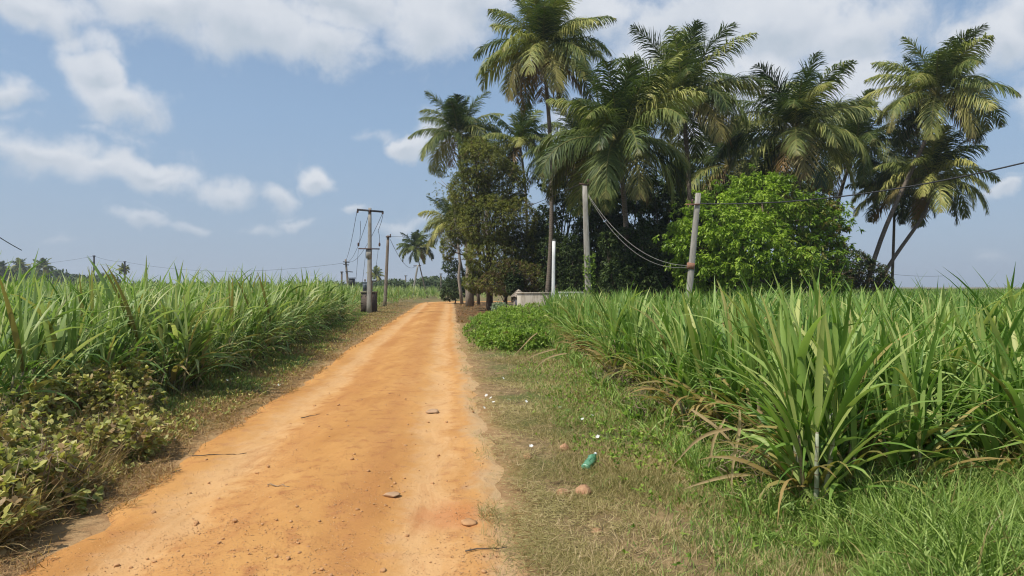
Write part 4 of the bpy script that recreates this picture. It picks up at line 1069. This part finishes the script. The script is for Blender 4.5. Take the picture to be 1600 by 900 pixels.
# hut left of the wall
hc = np.array((.46, 44.6, 0)); root = empty('thatched_hut', hc); tag(root, 'small thatched hut with conical roof left of the white wall', 'hut')
g = Geo(); g.lathe([(.38, 0), (.38, 1.15), (.36, 1.16), (.33, 1.16), (.33, 0)], n=14); g.build('mud_wall', M['concrete_brown'], root, smooth=True)
g = Geo(); r = np.random.default_rng(5); n = 700; a = r.uniform(0, 2*PI, n); t0 = r.uniform(0, .8, n)
top = np.array((0, 0, 1.74)); ed = np.stack([np.cos(a)*.56, np.sin(a)*.56, np.full(n, 1.22)], -1)
A = top+(ed-top)*t0[:, None]; B = top+(ed-top)*np.minimum(t0+.3, 1.05)[:, None]+r.normal(0, .02, (n, 3))
P = A[:, None]+(B-A)[:, None]*np.linspace(0, 1, 3)[None, :, None]; sd = np.stack([-np.sin(a), np.cos(a), 0*a], -1)
g.strips(P, np.repeat(sd[:, None], 3, 1), np.tile([.03, .04, .03], (n, 1)), 0, r.random(n))
g.lathe([(.01, 1.72), (.54, 1.22)], n=14, tone=.3); g.build('thatched_roof', M['thatch'], root)
g = Geo(); g.box((-.1, -.38, .5), (.3, .03, 1.0)); g.build('doorway_shade', M['dark_iron'], root)  # solid dark slab, the shade inside the opening put into its colour
# white post
p = at(864, 460, 36); root = empty('white_post', (p[0], 36, 0)); tag(root, 'plain white painted post standing behind the green verge', 'post')
g = Geo(); g.beam((0, 0, -.1), (.05, 0, 1.9+.072*36), .20, .17, bev=.25, K=6); g.build('shaft', M['white'], root)
g = Geo(); g.box((.05, 0, 1.9+.072*36+.02), (.2, .2, .035)); g.build('cap', M['concrete'], root)

# ------------------------------------------------------------------ poles and wires
def insul(parent, c, s=1.0):
    g = Geo(); g.lathe(np.array([(.001, 0), (.03, 0), (.03, .04), (.07, .05), (.03, .08), (.065, .10), (.03, .13), (.05, .15), (.02, .18), (.001, .18)])*s, c, 8); g.build('insulator', M['porcelain'], parent, smooth=True)
def pole(label, b, t, w0, w1, mat='concrete', cat='utility pole'):
    b = np.array(b, float); root = empty('utility_pole', b); tag(root, label, cat)
    g = Geo(); g.beam((0, 0, -.3), np.array(t)-b, w0, w1, bev=.2, K=8); g.build('shaft', M[mat], root)
    return root, b
def arm(root, b, p, q, w=.09, name='crossarm', mat='iron'):
    g = Geo(); g.beam(np.array(p)-b, np.array(q)-b, w, w, bev=.15); return g.build(name, M[mat], root)
def wire(label, a, b, sag, rad, mat='wire', n=24, name='cable', group=None):
    a = np.array(a, float); b = np.array(b, float); t = np.linspace(0, 1, n)[:, None]
    P = a+(b-a)*t; P[:, 2] -= 4*sag*(t*(1-t))[:, 0]
    g = Geo(); g.tube(P-a, rad, 5, cap=False); o = g.build(name, M[mat], label=label, cat='cable', group=group, smooth=True); o.location = tuple(a); return o
# transformer pole
Yt = 45.
root, b = pole('tall concrete pole with two crossarms beside the brick transformer plinth', base_at(577, Yt), at(578, 325, Yt), .34, .19)
a1, a2 = at(558, 327.5, Yt-.12), at(599, 331, Yt-.12); arm(root, b, a1, a2, .13, mat='dark_iron')
b1, b2 = at(560, 388.5, Yt-.2), at(593, 389, Yt-.2); arm(root, b, b1, b2, .08)
g = Geo(); g.beam(at(576.5, 404, Yt)-b, at(576.8, 389, Yt)-b, .34, .34, bev=.1); g.build('clamp_sleeve', M['concrete'], root)
for p in (at(560, 385, Yt-.2), at(593, 385, Yt-.2)): insul(root, p-b, 1.5)
for p in (at(559, 333, Yt-.12), at(598, 335, Yt-.12), at(578, 333, Yt-.2)): insul(root, p-b, 1.4)
for k, (p, q_, lb_) in enumerate([(at(599, 332, Yt-.12), at(591, 360, Yt-.2), 'upper jumper'), (at(591, 360, Yt-.2), at(593, 382, Yt-.2), 'lower jumper'), (at(563, 345, Yt-.2), at(561, 384, Yt-.2), 'left jumper')]):
    g = Geo(); t = np.linspace(0, 1, 8)[:, None]; P = p+(q_-p)*t-b; P[:, 0] += np.sin(t[:, 0]*PI)*.05; g.tube(P, .016, 5); g.build('jumper_wire', M['wire'], root)
for px0, px1, y1 in ((560, 556, 440), (591, 586, 432), (572, 566, 445)):
    g = Geo(); p = at(px0, 390, Yt-.2)-b; q_ = at(px1, y1, Yt+.2)-b; g.tube(p+(q_-p)*np.linspace(0, 1, 5)[:, None], .012, 5); g.build('jumper_wire', M['wire'], root)
# plinth and transformer
root = empty('transformer_plinth', base_at(577, 46.)); b = np.array(base_at(577, 46.)); tag(root, 'dark weathered brick plinth behind the tall crossarm pole', 'plinth')
g = Geo(); g.box((-.02, .05, .74), (.98, .9, 1.48)); g.build('masonry', M['brick'], root)
g = Geo(); g.box((-.02, .05, 1.52), (1.08, 1.0, .08)); g.build('cap_slab', M['concrete_brown'], root)
root = empty('transformer', (b[0]-.12, 46.05, 1.56)); tag(root, 'small grey transformer sitting on the brick plinth', 'transformer')
g = Geo(); g.box((0, 0, .33), (.62, .42, .62)); g.build('tank', M['tank'], root)
for k in range(6):
    g = Geo(); g.box((-.25+k*.1, -.26, .33), (.02, .09, .48)); g.build('cooling_fin', M['tank'], root)
g = Geo(); g.box((0, 0, .665), (.7, .5, .05)); g.build('lid', M['tank'], root)
for x in (-.2, 0, .2): insul(root, (x, 0, .69), 1.1)
g = Geo(); t = np.linspace(0, 2*PI, 13); g.tube(np.stack([.36+0*t, -.1+0*t, .78+0*t], -1)+np.stack([np.linspace(-.12, .28, 13), 0*t, 0*t], -1), .09, 8); g.build('conservator', M['tank'], root)
# second pole
Y2 = 61.
root, b = pole('plain slightly leaning concrete pole right of the transformer pole', base_at(601, Y2), at(606.5, 368, Y2), .30, .22, 'concrete_brown')
arm(root, b, at(603, 370, Y2-.15), at(611, 370, Y2-.15), .12, 'bracket'); insul(root, at(610, 369, Y2)-b, 1.2)
p2 = at(610, 369.5, Y2)
# grey pole at 915
Yg = 34.
root, b = pole('weathered grey concrete pole with vines at its foot before the palms', base_at(921, Yg), at(913.5, 289, Yg), .36, .24)
arm(root, b, at(905, 287, Yg-.1), at(920, 289, Yg-.1), .08, 'bracket'); insul(root, at(919, 286, Yg-.1)-b, 1.2)
g = Geo(); r = np.random.default_rng(44); n = 420; z = r.uniform(.1, 3.6, n); ca = r.uniform(0, 2*PI, n)
C = np.stack([np.cos(ca)*(.18+.12*r.random(n)), np.sin(ca)*(.18+.12*r.random(n)), z], -1); rosettes(g, C, np.stack([np.cos(ca), np.sin(ca), 0*ca], -1), 4, .13, .06, .3, r); 
o = g.build('climbing_vine', M['bush'], None); o.location = tuple(b); tag(o, 'climbing vine wrapped round the foot of the grey pole', 'vine')
# stay rod crossing behind
# leaning pole
Yp = 28.
root, b = pole('pale concrete pole leaning right in the cane before the mango tree', base_at(1070.5, Yp), at(1091, 302, Yp), .27, .20)
arm(root, b, at(1071, 319.5, Yp-.14), at(1094, 319, Yp-.14), .05, mat='rust')
g = Geo(); g.beam(at(1078.3, 420.5, Yp)-b, at(1079.8, 411, Yp)-b, .29, .29, bev=.15); g.build('rusty_band', M['rust'], root)
insul(root, at(1082, 317, Yp-.14)-b, .9)
wire('upper of two pale wires sagging from grey pole to leaning pole', at(919, 304, Yg-.15), at(1078, 415, Yp-.15), .95, .012, 'wire_pale', name='overhead_wire')
wire('lower of two pale wires sagging from grey pole to leaning pole', at(919, 306, Yg-.15), at(1078, 417, Yp-.15), 1.15, .010, 'wire_pale', name='overhead_wire')
A = at(1094, 318, Yp-.15); B = np.array((22., 14., 8.1)); t = np.linspace(0, 1, 40); P = A+(B-A)*t[:, None]; P[:, 2] = 5.5-2.36*t+5.0*t*t+(A[2]-5.5)*(1-t); P[-1] = B
B[2] = P[-1][2]
g = Geo(); g.tube(P-A, .026, 6, cap=False); o = g.build('overhead_cable', M['wire'], smooth=True, label='thick black cable running from leaning pole past the palms out at right', cat='cable'); o.location = tuple(A)
root, b = pole('concrete pole carrying the black cable outside the picture at right', (22., 14., 0), (22., 14., 8.4), .3, .2)
wire('thin wire from the plain leaning pole into the grove', p2, at(908, 287, Yg-.1), .85, .016, name='overhead_wire')
# far frame pole near lone palm
Yf = 108.
root, b = pole('far concrete pole leaning against the lone palm beyond the bend', base_at(643, Yf), at(653, 414, Yf), .30, .26)
arm(root, b, at(646, 415.5, Yf), at(658, 415, Yf), .14)
wire('wire sagging from the plain pole to the far pole by the lone palm', p2+np.array((0, 0, -.3)), at(650, 415, Yf), 1.3, .022, name='overhead_wire')
# far double pole on left
Yq = 98.
root, b = pole('far leaning pole with several crossarms behind the left cane', base_at(546, Yq), at(540, 405, Yq), .34, .24, 'concrete_brown')
for (x0, x1, yy) in ((536, 546, 409), (536.5, 545, 413), (540, 551, 424)): arm(root, b, at(x0, yy, Yq-.2), at(x1, yy+1, Yq-.2), .13, mat='dark_iron')
root2 = empty('transformer', at(550, 441, Yq+1)); tag(root2, 'dark far transformer beside the leaning crossarm pole', 'transformer')
g = Geo(); g.box((0, 0, .0), (.8, .6, 1.1)); g.build('tank', M['dark_iron'], root2); g = Geo(); g.box((0, 0, .65), (1.1, .8, .12)); g.build('lid', M['dark_iron'], root2)
g = Geo(); g.beam((0, 0, -.56), (0, 0, -2.6), .5, .5); g.build('support', M['concrete_brown'], root2)
for k, (px, xo) in enumerate(((558, 537), (578, 541), (599, 545))):
    wire('thin line wire running back from the crossarm pole to the far leaning pole', at(px, 328.5+k, Yt), at(xo, 408.5, Yq), 1.1, .018, name='overhead_wire', group='line wires between the two left poles')
farp = [(534, 424, 110, 'thin far pole left of the leaning crossarm pole'), (147, 399, 130, 'distant pole with short crossarm rising above the left cane'), (195, 408, 135, 'distant pole with short crossarm beside the ragged palm'), (634, 430, 170, 'distant thin pole in front of the far treeline'), (689, 427, 150, 'distant thin pole by the bend left of the grove')]
for px, py, Y, lab in farp:
    root, b = pole(lab, base_at(px, Y), at(px, py, Y), .30, .24, 'dark_iron' if px < 200 else 'concrete_brown')
    arm(root, b, at(px-2.5, py+1, Y-.2), at(px+2.5, py+1, Y-.2), .14, mat='dark_iron')
wire('faint far line wire from left picture edge to the first distant pole', at(-60, 412, 120), at(147, 400, 130), .9, .018, name='overhead_wire')
wire('faint far line wire between the two distant poles', at(147, 400, 130), at(195, 409, 135), .3, .018, name='overhead_wire')
wire('faint far line wire from the distant pole to the leaning crossarm pole', at(195, 409, 135), at(538, 411, Yq), 1.6, .018, name='overhead_wire')
wire('short dark wire end entering at the left picture edge', at(-14, 362, 20), at(34, 391, 22), .02, .014, name='overhead_wire')
wire('thin far wire above the right field', at(1390, 428, 140), at(1475, 431, 140), .25, .03, name='overhead_wire')

# ------------------------------------------------------------------ far treelines
def treeline(label, spec, seed, mat='far', L=.9, w=.5, per=70):
    r = np.random.default_rng(seed); G = Geo()
    for px, top, Y, wd in spec:
        c = at(px, top, Y); hgt = c[2]; n = int(per*max(1, wd*Y/F/3))
        C = np.stack([c[0]+r.normal(0, wd*Y/F*.4, n), Y+r.normal(0, 3, n), hgt*(1-np.abs(r.normal(0, .42, n)))], 1); C[:, 2] = np.clip(C[:, 2], .2, None)
        rosettes(G, C, np.tile((0, 0, .3), (n, 1)), 5, L, w, .3, r)
    return G.build('distant_treeline', M[mat], label=label, cat='trees', kind='stuff')
r = np.random.default_rng(55)
treeline('far row of trees along the horizon beyond the bend', [(px, 441+3*math.sin(px*.1)+r.normal(0, 1.5)-(6 if px > 650 else 0), 165+r.normal(0, 8), 12) for px in range(575, 735, 6)], 1, 'far', .8, .45)
treeline('dark blurred trees on the far left horizon', [(px, 424+r.normal(0, 3)+(8 if px > 110 else 0), 240, 13) for px in range(-30, 175, 9)], 2, 'far', 1.2, .7)
treeline('low trees on the horizon behind the middle of the left cane', [(px, 446+r.normal(0, 2), 250, 15) for px in range(180, 580, 12)], 3, 'far', 1.2, .7)
treeline('low trees on the far right horizon', [(px, 456+r.normal(0, 1), 260, 18) for px in range(1330, 1640, 14)], 4, 'far', 1.0, .6)

# far hills
g = Geo(); xs = np.linspace(-1100, 300, 60); hh = 14+26*np.exp(-((xs+560)/150)**2)+18*np.exp(-((xs+850)/120)**2)+4*np.sin(xs*.03)
V = []
for k, (dy, f) in enumerate(((0, 0), (150, .7), (300, 1.0), (500, .6), (800, 0))): V.append(np.stack([xs, 2800+dy+0*xs, hh*f-1], -1))
V = np.stack(V); idx = np.arange(V.shape[0]*60).reshape(-1, 60)
g.add(V, np.stack([idx[:-1, :-1], idx[:-1, 1:], idx[1:, 1:], idx[1:, :-1]], -1).reshape(-1, 4))
M['hill'] = simple('hill_scrub', [(.3, (.10, .12, .07)), (.7, (.16, .17, .10))], .01, .95, 0)
g.build('hills', M['hill'], smooth=True, kind='structure')

# ------------------------------------------------------------------ haze
HAZE = True
if HAZE:
    g = Geo(); x0, x1, y0, y1, z0, z1 = -1400, 1400, -300, 3900, -6, 60
    # sits round the modelled land
    V = [(x, y, z) for z in (z0, z1) for y in (y0, y1) for x in (x0, x1)]
    g.add(V, [(0, 2, 3, 1), (4, 5, 7, 6), (0, 1, 5, 4), (2, 6, 7, 3), (0, 4, 6, 2), (1, 3, 7, 5)])
    m = bpy.data.materials.new('air_haze'); m.use_nodes = True; nt = m.node_tree; nt.nodes.clear()
    v = nt.nodes.new('ShaderNodeVolumePrincipled'); v.inputs['Density'].default_value = .0004; v.inputs['Color'].default_value = (.86, .92, 1, 1); v.inputs['Anisotropy'].default_value = .2
    o = nt.nodes.new('ShaderNodeOutputMaterial'); nt.links.new(v.outputs[0], o.inputs['Volume'])
    ob = g.build('haze', m, kind='stuff', label='thin pale blue haze in the air', cat='haze')

# ------------------------------------------------------------------ sky, sun, camera
SUN_EL, SUN_AZ = 56.0, 236.0       # azimuth clockwise from +Y: behind the camera to the left
w = bpy.data.worlds.new('World'); scene.world = w; w.use_nodes = True
nt = w.node_tree; nt.nodes.clear(); N, L = nt.nodes, nt.links
sky = N.new('ShaderNodeTexSky'); sky.sky_type = 'NISHITA'; sky.sun_disc = False
sky.sun_elevation = R(SUN_EL); sky.sun_rotation = R(SUN_AZ); sky.air_density = 1.0; sky.dust_density = 1.6; sky.ozone_density = 1.0
tc = N.new('ShaderNodeTexCoord'); nrm = N.new('ShaderNodeVectorMath'); nrm.operation = 'NORMALIZE'; L.new(tc.outputs['Generated'], nrm.inputs[0])
D = nrm.outputs[0]
sp = N.new('ShaderNodeSeparateXYZ'); L.new(D, sp.inputs[0])
az = math_(nt, 'ARCTAN2', sp.outputs[0], sp.outputs[1]); el = math_(nt, 'ARCSINE', sp.outputs[2])
cb = N.new('ShaderNodeCombineXYZ'); L.new(az, cb.inputs[0]); L.new(el, cb.inputs[1])
n_edge = noise(nt, 9, 9, .62, D, .2); n_big = noise(nt, 2.6, 5, .55, D, .2)
up_ = N.new('ShaderNodeVectorMath'); up_.operation = 'ADD'; L.new(D, up_.inputs[0]); up_.inputs[1].default_value = (-.01, 0, .03); upv = up_.outputs[0]
# wobble the cloud outlines
wn = N.new('ShaderNodeTexNoise'); wn.inputs['Scale'].default_value = 13; wn.inputs['Detail'].default_value = 5; L.new(D, wn.inputs['Vector'])
wv = N.new('ShaderNodeVectorMath'); wv.operation = 'SUBTRACT'; L.new(wn.outputs['Color'], wv.inputs[0]); wv.inputs[1].default_value = (.5, .5, .5)
ws = N.new('ShaderNodeVectorMath'); ws.operation = 'SCALE'; L.new(wv.outputs[0], ws.inputs[0]); ws.inputs['Scale'].default_value = .075
wa = N.new('ShaderNodeVectorMath'); wa.operation = 'ADD'; L.new(cb.outputs[0], wa.inputs[0]); L.new(ws.outputs[0], wa.inputs[1])
wm = N.new('ShaderNodeVectorMath'); wm.operation = 'MULTIPLY'; L.new(wa.outputs[0], wm.inputs[0]); wm.inputs[1].default_value = (1, 1, 0)
PV = wm.outputs[0]
clouds = [  # px, py, rx, ry, thickness
    (250, 20, 200, 85, 1.0), (390, 55, 160, 85, 1.0), (120, 30, 90, 40, .6), (500, 80, 85, 65, .9), (530, 10, 120, 60, .9), (680, 50, 85, 110, .9), (735, 10, 90, 60, .9), (60, 5, 90, 42, .8),
    (150, 120, 52, 48, .95), (190, 170, 72, 44, .85), (15, 155, 44, 42, .95), (60, 245, 120, 42, .85), (150, 265, 90, 34, .75), (240, 277, 75, 30, .95), (265, 288, 60, 18, .8),
    (365, 305, 44, 32, 1.0), (437, 312, 32, 26, .85), (500, 287, 32, 24, .9), (210, 348, 42, 16, .9), (297, 355, 46, 12, .65), (402, 361, 32, 11, .6), (466, 352, 34, 11, .65), (547, 331, 22, 12, .7), (625, 358, 30, 14, .7),
    (627, 228, 32, 20, .9), (583, 205, 36, 20, .5), (660, 350, 30, 14, .5), (930, 40, 75, 60, .9), (1080, 50, 120, 80, .95), (1200, 60, 180, 95, 1.0), (1060, 130, 110, 60, .9), (1260, 190, 90, 45, .7), (1330, 60, 120, 75, .9), (1180, 170, 130, 70, .9), (1330, 150, 90, 60, .85), (1110, 225, 70, 45, .8),
    (1560, 70, 75, 65, 1.0), (1600, 20, 80, 80, 1.0), (1500, 130, 60, 30, .5), (1580, 293, 28, 12, .7), (1535, 415, 28, 10, .35), (100, 373, 34, 8, .35), (1640, 160, 60, 60, .7), (690, 210, 50, 30, .5), (900, 190, 50, 40, .6)]
cur = None; low = None
for px, py, rx, ry, th in clouds:
    uu = (px-800)/F; ca = math.atan(uu); cosa = math.cos(ca); ce = math.atan((HY-py)/F*cosa)
    ra = rx/F*cosa**2*1.08; re = ry/F*cosa*math.cos(ce)**2*1.08
    res = []
    for up in (0, .42):
        s1 = N.new('ShaderNodeVectorMath'); s1.operation = 'SUBTRACT'; L.new(PV, s1.inputs[0]); s1.inputs[1].default_value = (ca, ce+up*re, 0)
        s2 = N.new('ShaderNodeVectorMath'); s2.operation = 'MULTIPLY'; L.new(s1.outputs[0], s2.inputs[0]); s2.inputs[1].default_value = (1/ra, 1/re, 0)
        s3 = N.new('ShaderNodeVectorMath'); s3.operation = 'LENGTH'; L.new(s2.outputs[0], s3.inputs[0])
        res.append(math_(nt, 'MULTIPLY', math_(nt, 'SUBTRACT', 1.25, s3.outputs['Value']), th))
    cur = res[0] if cur is None else math_(nt, 'MAXIMUM', cur, res[0])
    low = res[1] if low is None else math_(nt, 'MAXIMUM', low, res[1])
# behind and above the view: loose random clouds
wide = math_(nt, 'MULTIPLY', mapr(nt, math_(nt, 'ABSOLUTE', az), .85, 1.1), mapr(nt, n_big, .50, .66, 0, .9))
high = math_(nt, 'MULTIPLY', mapr(nt, el, .42, .55), mapr(nt, n_big, .40, .60, 0, .9))
cur = math_(nt, 'MAXIMUM', cur, math_(nt, 'MULTIPLY', math_(nt, 'MAXIMUM', wide, high), mapr(nt, el, .02, .1)))
dens = math_(nt, 'ADD', cur, math_(nt, 'MULTIPLY', math_(nt, 'SUBTRACT', n_edge, .5), 1.9))
dens_m = math_(nt, 'SUBTRACT', dens, math_(nt, 'MULTIPLY', mapr(nt, math_(nt, 'SUBTRACT', cur, low), .0, .5), .38))
mask = math_(nt, 'MULTIPLY', mapr(nt, dens_m, .02, .66, smooth=True), .90)
mask = math_(nt, 'MULTIPLY', mask, mapr(nt, el, .02, .16, .25, 1))
under = mapr(nt, math_(nt, 'SUBTRACT', cur, low), -.12, .42)
relief = mapr(nt, math_(nt, 'SUBTRACT', noise(nt, 7, 5, .55, upv), noise(nt, 7, 5, .55, D)), -.10, .14)
shade = math_(nt, 'ADD', math_(nt, 'MULTIPLY', under, .55), math_(nt, 'MULTIPLY', math_(nt, 'ADD', relief, mapr(nt, dens, .7, 1.7)), .32), True)
ccol = ramp(nt, shade, [(0, (.57, .59, .62)), (.4, (.49, .52, .565)), (1, (.35, .405, .465))])
# dusty air: the low sky greys out
haz = mapr(nt, el, .0, .45, .85, .55, smooth=True)
b1 = N.new('ShaderNodeBackground'); L.new(sky.outputs[0], b1.inputs[0]); b1.inputs[1].default_value = .095
b2 = N.new('ShaderNodeBackground'); L.new(ramp(nt, mapr(nt, el, 0, .5), [(0, (.26, .33, .43)), (.5, (.225, .335, .485)), (1, (.19, .30, .47))]), b2.inputs[0]); b2.inputs[1].default_value = 1.0
b3 = N.new('ShaderNodeBackground'); L.new(ccol, b3.inputs[0]); b3.inputs[1].default_value = 1.0
m1 = N.new('ShaderNodeMixShader'); L.new(haz, m1.inputs[0]); L.new(b1.outputs[0], m1.inputs[1]); L.new(b2.outputs[0], m1.inputs[2])
m2 = N.new('ShaderNodeMixShader'); L.new(mask, m2.inputs[0]); L.new(m1.outputs[0], m2.inputs[1]); L.new(b3.outputs[0], m2.inputs[2])
w.cycles.sampling_method = 'MANUAL'; w.cycles.sample_map_resolution = 512
ow = N.new('ShaderNodeOutputWorld'); L.new(m2.outputs[0], ow.inputs['Surface'])

sun = bpy.data.lights.new('sun', 'SUN'); sun.energy = 3.6; sun.angle = R(.55); sun.color = (1, .95, .87)
so = bpy.data.objects.new('sun', sun); COL.objects.link(so)
a = R(SUN_AZ); e = R(SUN_EL)
d = Vector((math.sin(a)*math.cos(e), math.cos(a)*math.cos(e), math.sin(e)))
so.rotation_euler = d.to_track_quat('Z', 'Y').to_euler(); so.location = (0, 0, 30)

cam = bpy.data.cameras.new('camera'); cam.sensor_width = 36; cam.lens = 36*F/1600; cam.clip_end = 9000; cam.clip_start = .05
co = bpy.data.objects.new('camera', cam); COL.objects.link(co); co.location = (0, 0, H)
co.rotation_euler = (PI/2-math.atan((450-HY)/F)*1, 0, 0)
scene.camera = co
vs = scene.view_settings; vs.view_transform = 'Standard'; vs.look = 'None'; vs.gamma = 1; vs.exposure = .45; vs.use_curve_mapping = False
scene.render.engine = 'CYCLES'
c = scene.cycles; c.filter_width = 1.15; c.max_bounces = 5; c.diffuse_bounces = 3; c.glossy_bounces = 2; c.transmission_bounces = 3; c.transparent_max_bounces = 8; c.volume_bounces = 0
